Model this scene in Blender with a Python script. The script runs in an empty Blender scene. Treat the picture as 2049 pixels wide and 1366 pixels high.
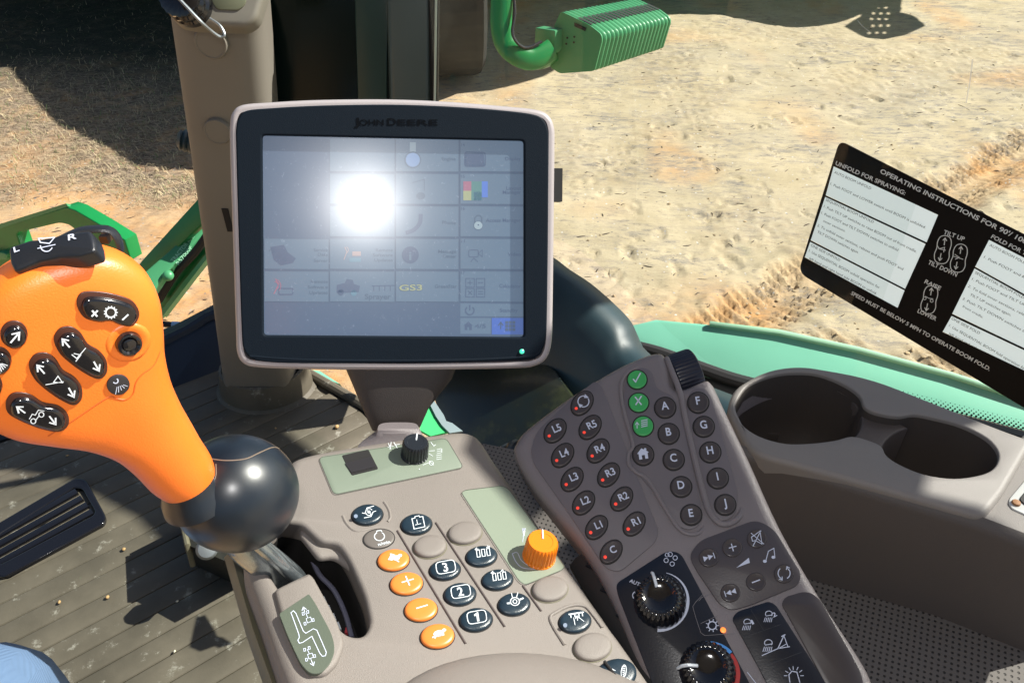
import bpy, bmesh, math, random
import numpy as np
from mathutils import Vector, Matrix
from mathutils.bvhtree import BVHTree
from mathutils.geometry import tessellate_polygon
random.seed(7); rng = np.random.default_rng(11)
sc = bpy.context.scene
COL = sc.collection
# ------------------------------------------------------------------ camera
PITCH = math.radians(38.0); FPX = 1600.0
CAM = Vector((0, 0, 1.25))
FWD = Vector((0, math.cos(PITCH), -math.sin(PITCH)))
UPV = Vector((0, math.sin(PITCH), math.cos(PITCH)))
RGT = Vector((1, 0, 0))
cam_d = bpy.data.cameras.new('camera'); cam = bpy.data.objects.new('camera', cam_d); COL.objects.link(cam)
cam.location = CAM; cam.rotation_euler = (math.radians(90) - PITCH, 0, 0)
cam_d.sensor_width = 36; cam_d.lens = FPX / 2049 * 36; cam_d.clip_start = 0.02; cam_d.clip_end = 3000
sc.camera = cam
# ------------------------------------------------------------------ light
SUN_V = Vector((0.70, 0.20, 0.68)).normalized()
el = math.asin(SUN_V.z); az = math.atan2(SUN_V.x, SUN_V.y)
w = bpy.data.worlds.new('World'); sc.world = w; w.use_nodes = True
nt = w.node_tree; sky = nt.nodes.new('ShaderNodeTexSky'); sky.sky_type = 'NISHITA'; sky.sun_disc = False
sky.sun_elevation = el; sky.sun_rotation = az; sky.air_density = 1.0; sky.dust_density = 1.5
nt.links.new(sky.outputs[0], nt.nodes['Background'].inputs[0]); nt.nodes['Background'].inputs[1].default_value = 0.05
sd = bpy.data.lights.new('sun', 'SUN'); sd.energy = 5.0; sd.angle = math.radians(0.5); sd.color = (1.0, 0.95, 0.87)
so = bpy.data.objects.new('sun', sd); COL.objects.link(so); so.rotation_euler = (-SUN_V).to_track_quat('-Z', 'Y').to_euler(); so.location = SUN_V * 30
# the photographer's flash, whose reflection burns in the display screen
FLASH = CAM + UPV * 0.075 + RGT * -0.02 - FWD * 0.02
fl = bpy.data.lights.new('camera_flash', 'POINT'); fl.energy = 3.5; fl.shadow_soft_size = 0.022; fl.color = (1, 0.98, 0.96)
fo = bpy.data.objects.new('camera_flash', fl); COL.objects.link(fo); fo.location = FLASH
sc.view_settings.view_transform = 'Standard'; sc.view_settings.look = 'None'; sc.view_settings.exposure = 0.95; sc.view_settings.gamma = 1
sc.cycles.max_bounces = 8; sc.cycles.transparent_max_bounces = 12; sc.cycles.caustics_reflective = False; sc.cycles.caustics_refractive = False
sc.cycles.use_denoising = True
sc.cycles.sample_clamp_indirect = 8
# ------------------------------------------------------------------ helpers
def ray(px, py): return FWD + RGT * ((px - 1024.5) / FPX) - UPV * ((py - 683) / FPX)
def at(px, py, t): return CAM + ray(px, py) * t
class Pl:
    "a plane of the place; hit() finds the point of it seen at a photo pixel"
    def __init__(s, n, o):
        s.n = Vector(n).normalized(); s.o = Vector(o)
        s.u = (RGT - s.n * RGT.dot(s.n)).normalized()
        if abs(RGT.dot(s.n)) > .97: s.u = s.n.orthogonal().normalized()
        s.v = s.n.cross(s.u)
    def hit(s, px, py):
        r = ray(px, py); t = (s.o - CAM).dot(s.n) / r.dot(s.n); return CAM + r * t
    def loc(s, px, py, c=None):
        d = s.hit(px, py) - (c or s.o); return Vector((d.dot(s.u), d.dot(s.v)))
    def W(s, a, b, z=0.0): return s.o + s.u * a + s.v * b + s.n * z
    def M(s, o=None):
        m = Matrix((s.u, s.v, s.n)).transposed().to_4x4(); m.translation = o if o is not None else s.o; return m
    def up(s, d): return Pl(s.n, s.o + s.n * d)
def pl3(a, b, c):
    A, B, Cc = at(*a), at(*b), at(*c); n = (B - A).cross(Cc - A).normalized()
    if n.dot(CAM - A) < 0: n = -n
    return Pl(n, A)
WM = {}
def wm(o): return WM.get(o.name, Matrix.Identity(4)) if o else Matrix.Identity(4)
def thing(name, label, cat, loc=(0, 0, 0), group=None, M=None):
    o = bpy.data.objects.new(name, None); COL.objects.link(o); o.empty_display_size = .02
    m = M if M is not None else Matrix.Translation(Vector(loc))
    o.matrix_world = m; WM[o.name] = m.copy()
    tag(o, label, cat, group); return o
def tag(o, label, cat, group=None):
    o['label'] = label; o['category'] = cat
    if group: o['group'] = group
    return o
class MB:
    def __init__(s): s.v = []; s.f = []; s.m = []
    def add(s, vs, fs, mi=0):
        b = len(s.v); s.v += [Vector(x) for x in vs]
        for f in fs: s.f.append([i + b for i in f]); s.m.append(mi)
    def cap(s, idx, mi=0):
        s.f.append(list(idx)); s.m.append(mi)
    def loops(s, L, cap0=True, cap1=True, mi=0, mis=None, closed=True):
        "skin a list of equal-length vertex loops"
        b = len(s.v); n = len(L[0])
        for l in L: s.v += [Vector(x) for x in l]
        for k in range(len(L) - 1):
            for i in range(n if closed else n - 1):
                j = (i + 1) % n
                s.f.append([b + k * n + i, b + k * n + j, b + (k + 1) * n + j, b + (k + 1) * n + i]); s.m.append(mis[k] if mis else mi)
        for do, k in ((cap0, 0), (cap1, len(L) - 1)):
            if do:
                ids = [b + k * n + i for i in range(n)]
                tri = tessellate_polygon([[s.v[i] for i in ids]])
                for t in tri: s.f.append([ids[q] for q in t]); s.m.append((mis[min(k, len(mis) - 1)] if mis else mi))
    def box(s, c, sx, sy, sz, mi=0, R=None):
        R = R or Matrix.Identity(3); c = Vector(c); vs = [c + R @ Vector((x * sx / 2, y * sy / 2, z * sz / 2)) for z in (-1, 1) for y in (-1, 1) for x in (-1, 1)]
        s.add(vs, [(0, 2, 3, 1), (4, 5, 7, 6), (0, 1, 5, 4), (2, 6, 7, 3), (0, 4, 6, 2), (1, 3, 7, 5)], mi)
    def tube(s, pts, r, n=12, mi=0, cap=True, flat=None):
        pts = [Vector(p) for p in pts]; rs = r if hasattr(r, '__len__') else [r] * len(pts)
        L = []; t0 = (pts[1] - pts[0]).normalized(); a = t0.orthogonal().normalized()
        if flat is not None: a = (Vector(flat) - t0 * Vector(flat).dot(t0)).normalized()
        for i, p in enumerate(pts):
            t = (pts[min(i + 1, len(pts) - 1)] - pts[max(i - 1, 0)]).normalized()
            a = (a - t * a.dot(t)).normalized(); b = t.cross(a)
            rr = rs[i]; ra, rb = rr if hasattr(rr, '__len__') else (rr, rr)
            L.append([p + a * (math.cos(k * 2 * math.pi / n) * ra) + b * (math.sin(k * 2 * math.pi / n) * rb) for k in range(n)])
        s.loops(L, cap, cap, mi)
    def build(s, name, mats, parent=None, smooth=True, angle=35, kind=None, recalc=True):
        me = bpy.data.meshes.new(name); inv = wm(parent).inverted()
        me.from_pydata([inv @ v for v in s.v], [], s.f)
        if not isinstance(mats, (list, tuple)): mats = [mats]
        for m in mats: me.materials.append(m)
        if len(mats) > 1: me.polygons.foreach_set('material_index', s.m)
        if recalc:
            bm = bmesh.new(); bm.from_mesh(me); bmesh.ops.recalc_face_normals(bm, faces=bm.faces); bm.to_mesh(me); bm.free()
        if smooth:
            me.polygons.foreach_set('use_smooth', [True] * len(me.polygons)); me.set_sharp_from_angle(angle=math.radians(angle))
        me.update(); o = bpy.data.objects.new(name, me); COL.objects.link(o)
        if parent: o.parent = parent; WM[o.name] = wm(parent).copy()
        if kind: o['kind'] = kind
        return o
def cat(pts, n=6, closed=True):
    "Catmull-Rom through the points"
    P = [Vector(p) for p in pts]; out = []; N = len(P)
    for i in range(N if closed else N - 1):
        if closed: a, b, c, d = P[i - 1], P[i], P[(i + 1) % N], P[(i + 2) % N]
        else: a, b, c, d = P[max(i - 1, 0)], P[i], P[i + 1], P[min(i + 2, N - 1)]
        for k in range(n):
            t = k / n
            out.append(0.5 * ((2 * b) + (c - a) * t + (2 * a - 5 * b + 4 * c - d) * t * t + (3 * b - a - 3 * c + d) * t ** 3))
    if not closed: out.append(P[-1].copy())
    return out
def rnd(pts, r, n=6):
    "round the corners of a polygon; r may be a list"
    P = [Vector(p) for p in pts]; N = len(P); out = []
    for i in range(N):
        a, b, c = P[i - 1], P[i], P[(i + 1) % N]; rr = r[i] if hasattr(r, '__len__') else r
        d1 = (a - b); d2 = (c - b); rr = min(rr, d1.length * .48, d2.length * .48)
        if rr <= 0: out.append(b); continue
        s = b + d1.normalized() * rr; e = b + d2.normalized() * rr
        for k in range(n + 1):
            t = k / n; out.append(s * (1 - t) ** 2 + b * 2 * t * (1 - t) + e * t * t)
    return out
def ell(cx, cy, rx, ry, rot=0, n=32, p=2.0):
    c, s_ = math.cos(math.radians(rot)), math.sin(math.radians(rot)); out = []
    for k in range(n):
        a = k * 2 * math.pi / n; x = math.copysign(abs(math.cos(a)) ** (2 / p), math.cos(a)) * rx; y = math.copysign(abs(math.sin(a)) ** (2 / p), math.sin(a)) * ry
        out.append((cx + x * c - y * s_, cy + x * s_ + y * c))
    return out
def inset2(P, d):
    "offset a closed 2-D loop inwards by d (keeps vertex count)"
    N = len(P); area = sum(P[i].x * P[(i + 1) % N].y - P[(i + 1) % N].x * P[i].y for i in range(N)); sg = 1 if area > 0 else -1; out = []
    for i in range(N):
        e1 = (P[i] - P[i - 1]); e2 = (P[(i + 1) % N] - P[i])
        if e1.length < 1e-9: e1 = e2
        if e2.length < 1e-9: e2 = e1
        n1 = Vector((-e1.y, e1.x)).normalized() * sg; n2 = Vector((-e2.y, e2.x)).normalized() * sg
        m = n1 + n2
        if m.length < .2: m = n1
        m.normalize(); out.append(P[i] + m * (d / max(.5, m.dot(n1))))
    return out
def slab(mb, pl, pts, z0, z1, r=0.0, n=5, mi=0, bot=False):
    "extrude a photo-pixel outline lying on plane pl from z0 to z1 with a rounded upper edge"
    P = [pl.loc(*p[:2]) for p in pts]; L = []
    L.append([pl.W(q.x, q.y, z0) for q in P])
    if r > 0:
        for k in range(n + 1):
            a = k / n * math.pi / 2; Q = inset2(P, r * (1 - math.cos(a))); L.append([pl.W(q.x, q.y, z1 - r + r * math.sin(a)) for q in Q])
    else: L.append([pl.W(q.x, q.y, z1) for q in P])
    mb.loops(L, bot, True, mi)
def dome(mb, pl, pts, prof, mi=0, cap=True):
    P = [pl.loc(*p[:2]) for p in pts]; c = sum(P, Vector((0, 0))) / len(P)
    mb.loops([[pl.W(*(c + (q - c) * s), z) for q in P] for s, z in prof], False, cap, mi)
def curve_slab(name, pl, outer, holes, depth, bevel, mats, parent, res=3):
    "plate with holes and rounded edges, top surface on pl"
    cu = bpy.data.curves.new(name, 'CURVE'); cu.dimensions = '2D'; cu.fill_mode = 'BOTH'; cu.extrude = depth / 2 - bevel; cu.bevel_depth = bevel; cu.bevel_resolution = res; cu.offset = -bevel
    for o in [outer] + holes:
        P = [pl.loc(*p[:2]) for p in o]; sp = cu.splines.new('POLY'); sp.points.add(len(P) - 1)
        for i, q in enumerate(P): sp.points[i].co = (q.x, q.y, 0, 1)
        sp.use_cyclic_u = True
    ob = bpy.data.objects.new(name + '_tmp', cu); COL.objects.link(ob); dg = bpy.context.evaluated_depsgraph_get()
    me = bpy.data.meshes.new_from_object(ob.evaluated_get(dg)); bpy.data.objects.remove(ob); bpy.data.curves.remove(cu)
    inv = wm(parent).inverted() @ pl.M() @ Matrix.Translation((0, 0, -depth / 2)); me.transform(inv); me.materials.clear()
    for m in (mats if isinstance(mats, (list, tuple)) else [mats]): me.materials.append(m)
    me.name = name
    me.polygons.foreach_set('use_smooth', [True] * len(me.polygons)); me.set_sharp_from_angle(angle=math.radians(40))
    o2 = bpy.data.objects.new(name, me); COL.objects.link(o2)
    if parent: o2.parent = parent; WM[o2.name] = wm(parent).copy()
    return o2
def plate(pl, outer, holes, depth, r_out, r_in, n=5, z1=0.0, hole_depth=None):
    "a plate with holes; its top lies at z1 above pl, with rounded outer and hole edges"
    mb = MB(); tops = []
    P = [pl.loc(*p[:2]) for p in outer]; L = [[pl.W(q.x, q.y, z1 - depth) for q in P]]
    for k in range(n + 1): a = k / n * math.pi / 2; L.append([pl.W(q.x, q.y, z1 - r_out + r_out * math.sin(a)) for q in inset2(P, r_out * (1 - math.cos(a)))])
    mb.loops(L, False, False); tops.append(list(range(len(mb.v) - len(P), len(mb.v))))
    for h in holes:
        Q = [pl.loc(*p[:2]) for p in h]; L = [[pl.W(q.x, q.y, z1 - (hole_depth or depth)) for q in Q]]
        for k in range(n + 1): a = k / n * math.pi / 2; L.append([pl.W(q.x, q.y, z1 - r_in + r_in * math.sin(a)) for q in inset2(Q, -r_in * (1 - math.cos(a)))])
        mb.loops(L, False, False); tops.append(list(range(len(mb.v) - len(Q), len(mb.v))))
    flat = [i for t_ in tops for i in t_]; tri = tessellate_polygon([[Vector(((mb.v[i] - pl.o).dot(pl.u), (mb.v[i] - pl.o).dot(pl.v), 0)) for i in t_] for t_ in tops])
    for t_ in tri: mb.cap([flat[q] for q in t_])
    return mb
_font = {}
def glyphs(txt, bold=0.0):
    bold = min(bold, .02)
    k = (txt, bold)
    if k in _font: return _font[k]
    cu = bpy.data.curves.new('t', 'FONT'); cu.body = txt; cu.size = 1; cu.offset = bold; cu.resolution_u = 3
    ob = bpy.data.objects.new('t', cu); COL.objects.link(ob); dg = bpy.context.evaluated_depsgraph_get()
    me = bpy.data.meshes.new_from_object(ob.evaluated_get(dg)); vs = [v.co.copy() for v in me.vertices]; fs = [list(p.vertices) for p in me.polygons]
    bpy.data.objects.remove(ob); bpy.data.curves.remove(cu); bpy.data.meshes.remove(me)
    x0 = min([v.x for v in vs] or [0]); x1 = max([v.x for v in vs] or [1])
    _font[k] = (vs, fs, x0, x1); return _font[k]
CAPH = 0.70
class Ink(MB):
    "printed marks: thin sheets on a plane, drawn at the photo pixels they occupy"
    def __init__(s, pl, h=.0003): super().__init__(); s.pl = pl; s.h = h
    def sc_(s, px, py): return (s.pl.hit(px, py) - CAM).dot(FWD) / FPX
    def line(s, pts, w, mi=0, closed=False):
        P = [s.pl.loc(*p) for p in pts]; k = s.sc_(*pts[0]) * w / 2; N = len(P); Lp = []
        for i in range(N):
            a = P[i - 1] if (i or closed) else P[i]; c = P[(i + 1) % N] if (i < N - 1 or closed) else P[i]
            e1 = (P[i] - a); e2 = (c - P[i])
            if e1.length < 1e-9: e1 = e2
            if e2.length < 1e-9: e2 = e1
            e1 = e1.normalized(); e2 = e2.normalized(); n1 = Vector((-e1.y, e1.x)); n2 = Vector((-e2.y, e2.x)); m = n1 + n2
            if m.length < .3: m = n1
            m.normalize(); m = m * (k / max(.55, m.dot(n1))); Lp.append((P[i] + m, P[i] - m))
        vs = []; fs = []
        for a, b in Lp: vs += [s.pl.W(a.x, a.y, s.h), s.pl.W(b.x, b.y, s.h)]
        for i in range(N if closed else N - 1):
            j = (i + 1) % N; fs.append((2 * i, 2 * i + 1, 2 * j + 1, 2 * j))
        s.add(vs, fs, mi)
    def poly(s, pts, mi=0, h=None):
        vs = [s.pl.W(*s.pl.loc(*p), s.h if h is None else h) for p in pts]; tri = tessellate_polygon([vs]); s.add(vs, [tuple(t) for t in tri], mi)
    def ring(s, cx, cy, r, w, mi=0, a0=0, a1=360, n=24, ry=None, rot=0):
        ry = ry or r; c, q = math.cos(math.radians(rot)), math.sin(math.radians(rot)); pts = []
        full = abs(a1 - a0) >= 360
        for k in range(n if full else n + 1):
            a = math.radians(a0 + (a1 - a0) * k / n); x, y = math.cos(a) * r, math.sin(a) * ry; pts.append((cx + x * c - y * q, cy + x * q + y * c))
        s.line(pts, w, mi, closed=full)
    def disc(s, cx, cy, r, mi=0, ry=None, rot=0, n=20): s.poly(ell(cx, cy, r, ry or r, rot, n), mi)
    def arrow(s, x0, y0, x1, y1, w, head, mi=0):
        s.line([(x0, y0), (x1, y1)], w, mi); d = Vector((x1 - x0, y1 - y0)).normalized(); n = Vector((-d.y, d.x)); e = Vector((x1, y1))
        a = e - d * head + n * head * .8; b = e - d * head - n * head * .8; s.line([a, e + d * w * .3, b], w, mi)
    def ctext(s, txt, cx, cy, cap, ang=0, mi=0, bold=.0, wk=1.0):
        vs, fs, x0, x1 = glyphs(txt, bold); wd = (x1 - x0) / CAPH * cap * wk; c, q = math.cos(math.radians(ang)), math.sin(math.radians(ang))
        ax, ay = cx - c * wd / 2 - q * cap / 2, cy - q * wd / 2 + c * cap / 2; s.text(txt, (ax, ay), (ax + c * wd, ay + q * wd), cap, mi, bold)
    def text(s, txt, p0, p1, cap, mi=0, bold=.0, up=None):
        vs, fs, x0, x1 = glyphs(txt, bold)
        if not vs: return
        A = s.pl.loc(*p0); B = s.pl.loc(*p1); ex = (B - A) / (x1 - x0); d = Vector((p1[0] - p0[0], p1[1] - p0[1])).normalized()
        upx = Vector((d.y, -d.x)) if up is None else Vector(up).normalized()
        T = s.pl.loc(p0[0] + upx.x * cap, p0[1] + upx.y * cap) - A
        ey = T / CAPH if up is not None else Vector((-ex.y, ex.x)).normalized() * (T.length / CAPH)
        if ey.dot(T) < 0: ey = -ey
        out = []
        for v in vs:
            q = A + ex * (v.x - x0) + ey * v.y; out.append(s.pl.W(q.x, q.y, s.h))
        s.add(out, fs, mi)
def rotpts(pts, cx, cy, ang, k=1.0):
    c, s_ = math.cos(math.radians(ang)), math.sin(math.radians(ang)); return [(cx + (x * c - y * s_) * k, cy + (x * s_ + y * c) * k) for x, y in pts]
def lathe(mb, M, prof, n=48, rib=0, depth=0, ribz=(0, 1e9), mi=0, cap=True, sharp=1.0):
    L = []
    for r, z in prof:
        row = []
        for k in range(n):
            a = 2 * math.pi * k / n; rr = r
            if rib and ribz[0] <= z <= ribz[1]: rr = r - depth * (1 - abs(math.sin(a * rib / 2)) ** sharp)
            row.append(M @ Vector((rr * math.cos(a), rr * math.sin(a), z)))
        L.append(row)
    mb.loops(L, False, cap, mi)
def frame(pt, z, x=None):
    z = Vector(z).normalized(); x = Vector(x) if x is not None else RGT; x = (x - z * x.dot(z)).normalized(); y = z.cross(x)
    m = Matrix((x, y, z)).transposed().to_4x4(); m.translation = pt; return m
# ------------------------------------------------------------------ materials
def mat(name, col, rough=.5, metal=0, nscale=0, nstr=0, var=0, vscale=3, spec=.5, coat=0, coatr=.1, emis=None, es=0, speck=None, fleck=0.0, alpha=1):
    m = bpy.data.materials.new(name); m.use_nodes = True; t = m.node_tree; b = t.nodes['Principled BSDF']; N = t.nodes; Lk = t.links
    b.inputs['Base Color'].default_value = (*col, 1); b.inputs['Roughness'].default_value = rough; b.inputs['Metallic'].default_value = metal
    b.inputs['Specular IOR Level'].default_value = spec; b.inputs['Coat Weight'].default_value = coat; b.inputs['Coat Roughness'].default_value = coatr
    if emis: b.inputs['Emission Color'].default_value = (*emis, 1); b.inputs['Emission Strength'].default_value = es
    tc = N.new('ShaderNodeTexCoord') if (nscale or var or speck) else None
    last = None
    if var:
        nz = N.new('ShaderNodeTexNoise'); nz.inputs['Scale'].default_value = vscale; nz.inputs['Detail'].default_value = 5; Lk.new(tc.outputs['Object'], nz.inputs['Vector'])
        mx = N.new('ShaderNodeMix'); mx.data_type = 'RGBA'; mr = N.new('ShaderNodeMapRange'); mr.inputs[1].default_value = .35; mr.inputs[2].default_value = .65
        Lk.new(nz.outputs[0], mr.inputs[0]); Lk.new(mr.outputs[0], mx.inputs[0])
        mx.inputs[6].default_value = (*[c * (1 - var) for c in col], 1); mx.inputs[7].default_value = (*[min(1, c * (1 + var)) for c in col], 1); last = mx.outputs[2]
        rr = N.new('ShaderNodeMapRange'); rr.inputs[3].default_value = max(.02, rough - .08); rr.inputs[4].default_value = min(1, rough + .08); Lk.new(nz.outputs[0], rr.inputs[0]); Lk.new(rr.outputs[0], b.inputs['Roughness'])
    if speck:   # (colour, scale, size): dust and crumbs lying on the surface
        vo = N.new('ShaderNodeTexVoronoi'); vo.inputs['Scale'].default_value = speck[1]; Lk.new(tc.outputs['Object'], vo.inputs['Vector'])
        no = N.new('ShaderNodeTexNoise'); no.inputs['Scale'].default_value = speck[1] * .13; Lk.new(tc.outputs['Object'], no.inputs['Vector'])
        sb = N.new('ShaderNodeMath'); sb.operation = 'MULTIPLY'; sb.inputs[1].default_value = speck[2] * 2; Lk.new(no.outputs[0], sb.inputs[0])
        # random per-cell threshold
        wn = N.new('ShaderNodeSeparateColor'); Lk.new(vo.outputs['Color'], wn.inputs[0])
        gt = N.new('ShaderNodeMath'); gt.operation = 'GREATER_THAN'; gt.inputs[1].default_value = .72; Lk.new(wn.outputs[0], gt.inputs[0])
        lt = N.new('ShaderNodeMath'); lt.operation = 'LESS_THAN'; Lk.new(vo.outputs['Distance'], lt.inputs[0]); Lk.new(sb.outputs[0], lt.inputs[1])
        mu = N.new('ShaderNodeMath'); mu.operation = 'MULTIPLY'; Lk.new(gt.outputs[0], mu.inputs[0]); Lk.new(lt.outputs[0], mu.inputs[1])
        ms = N.new('ShaderNodeMix'); ms.data_type = 'RGBA'; Lk.new(mu.outputs[0], ms.inputs[0])
        if last: Lk.new(last, ms.inputs[6])
        else: ms.inputs[6].default_value = (*col, 1)
        ms.inputs[7].default_value = (*speck[0], 1); last = ms.outputs[2]
    if last: Lk.new(last, b.inputs['Base Color'])
    if nscale:
        nz = N.new('ShaderNodeTexNoise'); nz.inputs['Scale'].default_value = nscale; nz.inputs['Detail'].default_value = 3; Lk.new(tc.outputs['Object'], nz.inputs['Vector'])
        bp = N.new('ShaderNodeBump'); bp.inputs['Strength'].default_value = nstr; bp.inputs['Distance'].default_value = .0006; Lk.new(nz.outputs[0], bp.inputs['Height']); Lk.new(bp.outputs[0], b.inputs['Normal'])
    return m
def srgb(r, g, b_): return tuple(((c / 255) / 12.92 if c / 255 < .04045 else ((c / 255 + .055) / 1.055) ** 2.4) for c in (r, g, b_))
M = {}
DUST = (.45, .40, .33)
M['taupe'] = mat('taupe_plastic', (.192, .168, .152), .5, nscale=2200, nstr=.6, var=.07, vscale=6, speck=(DUST, 300, .022))
M['taupe_dark'] = mat('dark_taupe_plastic', (.160, .140, .146), .32, nscale=2600, nstr=.5, var=.08, vscale=7, speck=(DUST, 260, .024))
M['taupe_panel'] = mat('membrane_plastic', (.118, .104, .114), .42, nscale=3000, nstr=.3, var=.05, vscale=14, speck=(DUST, 300, .02))
M['taupe_key'] = mat('key_rubber', (.050, .041, .041), .38, nscale=3000, nstr=.25)
M['trim'] = mat('bezel_trim', (.36, .325, .335), .38, nscale=1800, nstr=.3, var=.04)
M['bezel'] = mat('charcoal_plastic', (.0055, .010, .017), .6, nscale=1500, nstr=.4, speck=((.07, .10, .13), 420, .035), spec=.09)
M['black'] = mat('black_plastic', (.012, .014, .018), .3, nscale=900, nstr=.15)
M['gloss'] = mat('glossy_black', (.006, .006, .008), .13, coat=.5, coatr=.06)
M['matte'] = mat('matte_black', (.010, .010, .011), .75)
M['void'] = mat('dark_opening', (.006, .005, .005), .7)
M['orange'] = mat('orange_rubber', (.78, .168, .018), .38, nscale=1100, nstr=.22, var=.06, vscale=14, speck=((.40, .12, .02), 170, .010))
M['orange_key'] = mat('orange_key', (.72, .20, .035), .35)
M['orange_knob'] = mat('orange_knob', (.75, .19, .006), .32)
M['navy'] = mat('navy_key', (.012, .024, .036), .3, nscale=1500, nstr=.25, var=.15, vscale=120)
M['white'] = mat('white_print', (.60, .64, .68), .5)
M['pale'] = mat('pale_print', (.50, .54, .66), .5)
M['sage'] = mat('sage_label', (.158, .190, .148), .45, nscale=1400, nstr=.2, var=.04, vscale=18)
M['sage_dark'] = mat('sage_dark_label', (.080, .096, .072), .45, nscale=1400, nstr=.2)
M['tan'] = mat('tan_pillar', (.180, .166, .138), .55, nscale=900, nstr=.3, var=.05, vscale=4)
M['olive'] = mat('olive_edge', (.14, .13, .085), .55)
M['chrome'] = mat('worn_chrome', (.34, .39, .42), .22, metal=.9, nscale=260, nstr=.2, var=.12, vscale=90)
M['steel'] = mat('dull_steel', (.30, .33, .35), .45, metal=.7)
M['vivid_green'] = mat('vivid_green', (.05, .50, .16), .45)
M['green_btn'] = mat('green_key', (.045, .34, .09), .4)
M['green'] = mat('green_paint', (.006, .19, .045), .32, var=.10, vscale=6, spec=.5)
M['green_lit'] = mat('green_paint_light', (.055, .265, .115), .38, var=.05, vscale=6)  # the same green paint with sunlight mixed into its colour
M['mint'] = mat('pale_green_paint', (.19, .53, .38), .45, var=.05, vscale=5)  # green paint paled by sun glare and window haze in its colour
M['red'] = mat('red_lamp', (.8, .03, .02), .4, emis=(1, .08, .04), es=.3)
M['amber'] = mat('amber_lamp', (.9, .2, .03), .4, emis=(1, .22, .04), es=.8)
M['led'] = mat('green_lamp', (.05, .6, .4), .3, emis=(.1, .9, .55), es=.35)
M['cowl'] = mat('blue_black_cowl', (.018, .040, .050), .45, nscale=900, nstr=.5, var=.18, vscale=8, spec=.5)
M['navy_sill'] = mat('navy_sill', (.010, .016, .028), .55, nscale=800, nstr=.3, var=.2, vscale=6)
M['denim'] = None
# ================================================================== THE SETTING: GROUND
GZ = -1.8
GND = Pl((0, 0, 1), (0, 0, GZ))
def grid_noise(x, y, scale, seed):
    r = np.random.default_rng(seed); T = 256; tab = r.random((T, T))
    u = x / scale + 1000; v = y / scale + 1000; iu = np.floor(u).astype(int); iv = np.floor(v).astype(int); fu = u - iu; fv = v - iv
    fu = fu * fu * (3 - 2 * fu); fv = fv * fv * (3 - 2 * fv)
    a = tab[iu % T, iv % T]; b = tab[(iu + 1) % T, iv % T]; c = tab[iu % T, (iv + 1) % T]; d = tab[(iu + 1) % T, (iv + 1) % T]
    return (a * (1 - fu) + b * fu) * (1 - fv) + (c * (1 - fu) + d * fu) * fv - .5
def axis(lo, hi, st, far):
    a = list(np.arange(lo, hi, st)); s = st; l = [lo]; 
    while l[-1] > -far: s *= 1.35; l.append(l[-1] - s)
    s = st; h = [a[-1]]
    while h[-1] < far: s *= 1.35; h.append(h[-1] + s)
    return np.array(l[1:][::-1] + a + h[1:])
gx = axis(-6.4, 9.0, .024, 900); gy = axis(2.6, 13.4, .026, 900)
X, Y = np.meshgrid(gx, gy, indexing='ij')
def seg_d(a, b):
    a = np.array(a[:2]); b = np.array(b[:2]); d = b - a; t = ((X - a[0]) * d[0] + (Y - a[1]) * d[1]) / (d @ d); tc = np.clip(t, 0, 1)
    return np.hypot(X - a[0] - tc * d[0], Y - a[1] - tc * d[1]), t * np.linalg.norm(d)
def ss(x, a, b): t = np.clip((x - a) / (b - a), 0, 1); return t * t * (3 - 2 * t)
H = grid_noise(X, Y, 1.7, 1) * .05 + grid_noise(X, Y, .5, 2) * .022 + grid_noise(X, Y, .16, 3) * .006 + grid_noise(X, Y, .07, 4) * .003
rough = ss(grid_noise(X, Y, .9, 5) + .35 * grid_noise(X, Y, .3, 6), -.02, .28)
H += rough * (np.abs(grid_noise(X, Y, .09, 7)) * .022 + grid_noise(X, Y, .045, 8) * .010)
# wind and wheel ripples, drawn out in one direction
wx = X * .93 + Y * .36; wy = -X * .36 + Y * .93
H += (grid_noise(wx * .35, wy, .10, 9) * .012) * ss(grid_noise(X, Y, 1.1, 10), -.15, .25)
# the wheel track that runs under the decal
ta = GND.hit(2280, 160); tb = GND.hit(1440, 668); dT, sT = seg_d(ta, tb)
trk = 1 - ss(dT + grid_noise(X, Y, .12, 12) * .12, .14, .30)
H += trk * (-.045 + .03 * (np.sin(sT * 2 * np.pi / .085 + dT * 20) > .1) * ss(dT, 0, .1) + np.abs(grid_noise(X, Y, .06, 13)) * .03)
H += (np.exp(-((dT - .30) / .07) ** 2)) * .018 * (1 + grid_noise(X, Y, .1, 14) * 2)
# broken clods at the near edge beside the machine
ca = GND.hit(1500, 700); cb = GND.hit(2150, 880); dC, sC = seg_d(ca, cb)
cl = 1 - ss(dC + grid_noise(X, Y, .25, 15) * .35, .22, .52)
H += cl * (np.abs(grid_noise(X, Y, .10, 16)) * .05 + np.abs(grid_noise(X, Y, .05, 17)) * .04 + .016 * np.sin(wx * 2 * np.pi / .11 + 2 * grid_noise(X, Y, .3, 18)))
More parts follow.
